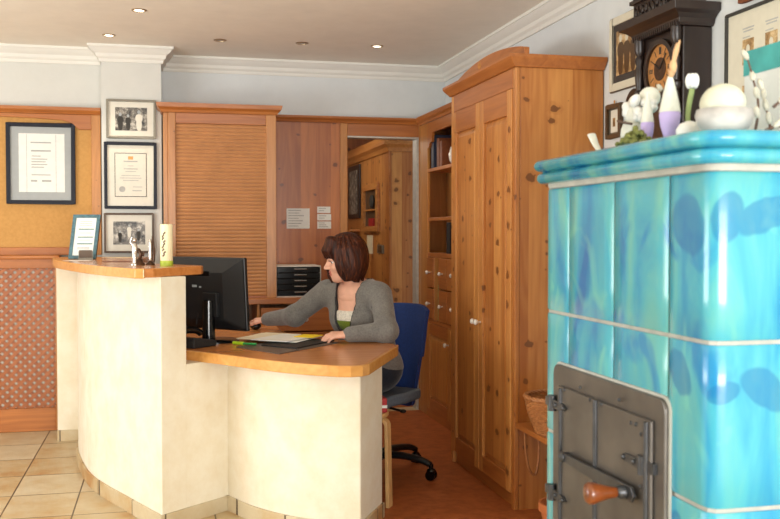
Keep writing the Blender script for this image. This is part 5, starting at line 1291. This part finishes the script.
# head and neck
hd_ = SDF(HC-np.array([.19, .19, .26]), HC+np.array([.19, .19, .20]), 0.0032)
hd_.ell(hp(-.012, 0, .036), (.090, .073, .084), HR, .02)
hd_.ell(hp(.030, 0, -.030), (.058, .054, .078), HR, .035)
hd_.ell(hp(.050, 0, -.070), (.034, .036, .032), HR, .025)
hd_.cap(hp(.058, 0, -.092), hp(.066, 0, -.096), .017, .014, .02)
hd_.cap(hp(-.01, .042, -.07), hp(.05, .022, -.09), .018, .014, .03); hd_.cap(hp(-.01, -.042, -.07), hp(.05, -.022, -.09), .018, .014, .03)
for sg in (1, -1):
    hd_.ell(hp(.080, sg*.032, .000), (.020, .018, .013), HR, .012, 's')
    hd_.ell(hp(.055, sg*.040, -.030), (.026, .022, .022), HR, .02)
    hd_.ell(hp(-.012, sg*.076, -.012), (.016, .007, .028), HR, .008)
hd_.cap(hp(.080, .030, .018), hp(.083, .010, .016), .006, .006, .012); hd_.cap(hp(.080, -.030, .018), hp(.083, -.010, .016), .006, .006, .012)
hd_.cap(hp(.084, 0, .010), hp(.108, 0, -.027), .007, .0105, .012)
for sg in (1, -1): hd_.ell(hp(.066, sg*.031, .0085), (.0150, .018, .0085), HR, .004)
for sg in (1, -1): hd_.ell(hp(.096, sg*.011, -.030), (.010, .008, .008), HR, .007)
hd_.ell(hp(.086, 0, -.052), (.009, .021, .0065), HR, .006); hd_.ell(hp(.084, 0, -.064), (.009, .018, .0070), HR, .006)
hd_.ell(hp(.094, 0, -.058), (.006, .022, .0016), HR, .003, 's')
hd_.cap(hp(-.025, 0, -.05), neck0, .048, .052, .03); hd_.cap(neck0, chest+UP*.07, .056, .062, .04)
# chest skin in the open neckline
hd_.ell(neck0-UP*.05+FDn*.02, (.075, .11, .05), np.stack([FDn, LDn, UP], 1), .04)

def hand(q, W, d, nrm, side, curl, spread=1.0):
    """palm and five bent fingers; d along the hand, nrm out of its back, side towards the thumb"""
    d, nrm, side = (np.array(a)/np.linalg.norm(a) for a in (d, nrm, side))
    P = lambda x, y, z: W+d*x+side*y+nrm*z
    for y in (-.026, -.009, .009, .026): q.cap(P(.005, y*.55, 0), P(.082-abs(y)*.25, y, .002), .0125, .0115, .012)
    q.cap(P(-.03, 0, 0), P(.015, 0, 0), .022, .018, .02)
    for y, L_, r in ((.029, .070, .0088), (.0095, .079, .0092), (-.0095, .073, .0088), (-.0275, .057, .0078)):
        p = P(.080-abs(y)*.25, y, .002); a = 0.12; pts = [p]
        for seg, c in ((.45, curl*.5), (.30, curl), (.25, curl*.8)):
            a += c; p = p+(d*math.cos(a)-nrm*math.sin(a)+side*(y*1.2*spread))*L_*seg; pts.append(p)
        q.chain(pts, [r, r*.95, r*.88, r*.72], .004)
    q.chain([P(.018, .022, -.004), P(.045, .046, -.012), P(.072, .052, -.022), P(.092, .046, -.030)], [.014, .0115, .0100, .0078], .008)
hL = SDF(wrL+np.array([-.20, -.15, -.09]), wrL+np.array([.09, .15, .09]), 0.0028)
hand(hL, wrL, np.array([-0.95, 0.22, -0.06]), np.array([-.05, -.25, 1.0]), np.array([-0.2, 1.0, 0.2]), 0.42)
hR = SDF(wrR+np.array([-.18, -.12, -.10]), wrR+np.array([.10, .22, .08]), 0.0032)
hand(hR, wrR, np.array([-0.45, 0.80, -0.10]), np.array([0, -.1, 1.0]), np.array([-0.8, -0.45, 0.0]), 0.22)
LIPC = hp(.092, 0, -.058)
def pick_skin(c):
    q = (c-HC) @ HR
    return ((q[:, 0] > .078) & (abs(q[:, 1]) < .022) & (q[:, 2] < -.046) & (q[:, 2] > -.071)).astype(int)
PER = sdf_object('person', [bd.mesh(), hd_.mesh(), hL.mesh(), hR.mesh()], ['skin', 'lip'], None, pick_skin)
tag(PER, 'seated woman with auburn bob and grey cardigan working at the reception desk', 'person')

# ---- clothes
cg = SDF((0.44, 4.48, 0.50), (1.34, 5.48, 1.12), 0.0065)
torso(cg, .014); arms(cg, .012, 0.02)
cg.cap(elL, elL+UP*.001, .052, None, .03); cg.cap(elR, elR+UP*.001, .054, None, .03)
for (a, b) in ((shL, elL), (shR, elR)):      # folds in the sleeves
    for k in range(4):
        t_ = .35+.17*k; c = a+(b-a)*t_; dd = np.cross(b-a, UP); dd /= np.linalg.norm(dd); cg.cap(c+dd*.05-UP*.01*k, c-dd*.03+(b-a)*.09, .004, .004, .015, 's')
cg.plane((0, 0, .585), (0, 0, -1))
# open front: a wedge from the neck down to the hem and the round neckline
nk = neck0+UP*.045+FDn*.01
NKP = [nk+UP*.06, nk+UP*.005, tp(.12, .008, 1.025), tp(.155, .004, .97), tp(.18, -.002, .91), tp(.20, -.006, .85), tp(.205, -.006, .79), tp(.205, .0, .56)]
NKR = [.090, .086, .082, .066, .054, .047, .046, .07]
cg.chain(NKP, NKR, .004, 's')
def near_opening(c):
    d = np.full(len(c), 9.0)
    for a, b, ra, rb in zip(NKP[:-1], NKP[1:], NKR[:-1], NKR[1:]):
        t_ = np.clip(((c-a) @ (b-a))/((b-a) @ (b-a)), 0, 1); d = np.minimum(d, np.linalg.norm(c-a-t_[:, None]*(b-a), axis=1)-(ra+(rb-ra)*t_))
    return (d < .0075).astype(int)
CARD = sdf_object('cardigan', [cg.mesh()], ['cardigan', 'trim_dark'], PER, near_opening); CARD['label'] = 'open grey knitted cardigan with dark edging'
tg = SDF((0.70, 4.70, 0.50), (1.30, 5.34, 1.02), 0.0065)
torso(tg, .0045); tg.plane(tp(.15, 0, .915), UP+FDn*.12); tg.plane((0, 0, .55), (0, 0, -1))
TOPO = sdf_object('blouse', [tg.mesh()], ['top_white', 'top_green'], PER, lambda c: ((c[:, 2] < .862) & (c[:, 2] > .79)).astype(int)); TOPO['label'] = 'white top with a broad green band'
lg2 = SDF((0.60, 4.58, 0.06), (1.34, 5.36, 0.74), 0.0085)
legs(lg2, .009); lg2.ell(pelvis, (.148, .192, .14), np.stack([FDn, LDn, UP], 1), .04); lg2.plane((0, 0, .68), (0, 0, 1)); lg2.plane((0, 0, .115), (0, 0, -1))
TRO = sdf_object('trousers', [lg2.mesh()], ['denim'], PER); TRO['label'] = 'dark trousers'
for a in (ankL, ankR):
    q = SDF(a-np.array([.25, .25, .10]), a+np.array([.25, .25, .06]), .006)
    q.cap(a-UP*.045, a+FDn*.14-UP*.062, .042, .033, .03); q.plane((0, 0, .004), (0, 0, -1)); sdf_object('shoe', [q.mesh()], ['black'], PER)
# dark edging along the cardigan's neckline and the buttons
# ---- hair: full bob with fringe
hh = SDF(HC-np.array([.20, .20, .22]), HC+np.array([.20, .20, .22]), 0.0034)
hh.ell(hp(-.018, 0, .046), (.107, .094, .098), HR, .03)
hh.ell(hp(-.040, 0, -.020), (.083, .092, .095), HR, .05)
for sg in (1, -1):
    hh.ell(hp(.000, sg*.068, -.030), (.062, .026, .082), HR, .03)
    hh.cap(hp(.030, sg*.068, -.02), hp(.022, sg*.062, -.098), .024, .009, .02)
    hh.cap(hp(-.02, sg*.07, -.03), hp(-.025, sg*.058, -.115), .026, .008, .02)
hh.cap(hp(-.075, .03, -.05), hp(-.070, .035, -.118), .028, .009, .02); hh.cap(hp(-.075, -.03, -.05), hp(-.070, -.035, -.115), .028, .009, .02)
hh.cap(hp(-.05, .055, -.05), hp(-.045, .058, -.120), .024, .007, .02)
# fringe
for y in (-.05, -.03, -.01, .01, .03, .05): hh.chain([hp(.060, y*.8, .110), hp(.098-abs(y)*.3, y, .065), hp(.104-abs(y)*.45, y*1.1, .022+.004*math.sin(y*300))], [.022, .015, .006], .016)
# face opening: carve in front of the cheeks, below the fringe
hh.ell(hp(.115, 0, -.048), (.068, .085, .062), HR, .010, 's')
hh.cap(hp(.09, 0, -.04), hp(.05, 0, -.17), .062, .062, .01, 's')
# the neck and inner head stay free
hh.cap(hp(-.012, 0, -.06), neck0, .050, .056, .006, 's')
hh.ell(hp(.02, 0, -.135), (.10, .055, .045), HR, .01, 's')
rnd = random.Random(11)
for k in range(46):      # strands: fine grooves running down
    a = rnd.uniform(0, 2*PI); x, y = math.cos(a), math.sin(a)
    hh.chain([hp(-.022+.10*x*.55, .09*y*.55, .135), hp(-.022+.118*x, .100*y, .06), hp(-.03+.118*x, .104*y, -.03), hp(-.035+.106*x, .095*y, -.11)], [.003, .0035, .004, .006], .004, 's')
hh.chain([hp(.060, -.058, .04), hp(.084, -.062, -.03), hp(.087, -.058, -.075), hp(.080, -.055, -.110)], [.016, .014, .011, .006], .01)
HAIR = sdf_object('hair', [hh.mesh()], ['hair'], PER, smooth_it=1); HAIR['label'] = 'auburn chin-length bob with fringe'
for sg in (1, -1):
    c = hp(.0655, sg*.031, .000); m = MB(); Rm = Matrix(HR.tolist())
    m.ball(c, .0125, 14, 10, Rm); m.mat(1); m.lathe([(.0078, .0098), (.0055, .0118), (.001, .0127)], c, hp(.09, sg*.031, -.004)-hp(.074, sg*.031, .001), 12)
    m.build('eye', ['petal', 'ink_dark'], PER, sm=60)
    MB().tube([hp(.085, sg*.012, .020), hp(.086, sg*.028, .025), hp(.072, sg*.046, .020)], [.003, .0032, .0015], 6).build('eyebrow', 'hair', PER, sm=60)
    MB().tube([hp(.087, sg*.020, .006), hp(.0885, sg*.031, .0085), hp(.080, sg*.043, .005)], [.0014, .0018, .001], 6).build('eyelid', 'trim_dark', PER, sm=60)
nk_ = [neck0+UP*(.028-.062*max(0, math.cos(a)))+FDn*(.064*math.cos(a)+.012)+LDn*(.064*math.sin(a)) for a in np.linspace(-2.6, 2.6, 30)]
MB().tube([Vector(p) for p in nk_], .0014, 6).build('necklace', 'chrome', PER)

# ================================================================== the room beyond the doorway
g = thing('pine_cabinet', 'tall pale pine cabinet wall seen through the doorway', 'cabinet', (2.1, 8.5, 0))
bx('carcass', 'pine_z', g, (1.815, 2.6, 7.60, 9.60, 0, 2.0))
bx('face_panel', 'pine_z', g, (1.795, 1.815, 7.60, 7.70, 0, 2.0)); bx('face_panel', 'pine_z', g, (1.803, 1.815, 7.70, 9.60, 0, 2.0))
MB().sweep([(1.80, 9.60), (1.80, 7.598), (2.6, 7.598)], [(0, 1.99), (0.015, 1.99), (0.03, 2.02), (0.06, 2.045), (0.06, 2.07), (0.02, 2.075), (0.02, 2.13), (0, 2.13)]).build('cornice', 'pine_y', g)
h = thing('display_niche', 'small wall showcase with ornaments on the pine cabinet beyond the doorway', 'showcase', (1.79, 8.31, 1.33))
m = MB(); m.box(1.775, 1.803, 7.98, 8.06, 1.33, 1.755).box(1.775, 1.803, 8.57, 8.65, 1.33, 1.755).box(1.775, 1.803, 8.06, 8.57, 1.33, 1.38).box(1.775, 1.803, 8.06, 8.57, 1.70, 1.755); m.build('frame', 'pine_y', h, bevel=0.004)
bx('niche_back', 'brown_frame', h, (1.799, 1.8025, 8.06, 8.57, 1.38, 1.70)); bx('niche_shelf', 'pine_y', h, (1.772, 1.803, 8.06, 8.57, 1.515, 1.53))
MB().ball((1.785, 8.25, 1.60), (0.012, 0.09, 0.06), 10, 8).build('dark_ornament', 'ink_dark', h, sm=60); MB().box(1.777, 1.798, 8.16, 8.34, 1.381, 1.45).build('red_ornament', 'red', h)
h = thing('framed_picture', 'dark tall framed picture on the cabinet wall beyond the doorway', 'picture', (1.79, 9.06, 1.71))
m = MB(); m.box(1.78, 1.8025, 8.79, 9.33, 1.46, 1.97); m.build('frame', 'dark_wood', h, bevel=0.004); MB().box(1.777, 1.781, 8.87, 9.25, 1.50, 1.92).build('picture_print', 'photo_b', h)
o = MB().box(1.7995, 1.8025, 8.27, 8.51, 1.135, 1.30).build('notice_sheet', 'cream_paper'); tag(o, 'cream notice on the pine cabinet below the showcase beyond the doorway', 'notice')
h = thing('light_switch', 'small grey switch plate on the pine cabinet beyond the doorway', 'switch', (1.79, 7.94, 1.18))
bx('plate', 'silver_frame', h, (1.793, 1.8025, 7.83, 8.06, 1.145, 1.22)); bx('rocker', 'brown_frame', h, (1.789, 1.793, 7.89, 8.0, 1.155, 1.21))
h = thing('wall_shelf', 'low wooden wall shelf with a yellow folder beyond the doorway', 'shelf', (1.75, 9.1, 1.1))
bx('board', 'pine_y', h, (1.70, 1.8025, 8.84, 9.5, 1.335, 1.355)); bx('board', 'pine_y', h, (1.70, 1.8025, 8.84, 9.5, 1.10, 1.12))
o = bx('folder', 'yellow', None, (1.71, 1.80, 8.88, 8.96, 1.121, 1.25)); tag(o, 'yellow folder standing on the wall shelf beyond the doorway', 'folder')
o = bx('ring_binder', 'ink_dark', None, (1.71, 1.80, 9.0, 9.12, 1.121, 1.31)); tag(o, 'dark binder beside the yellow folder beyond the doorway', 'binder')
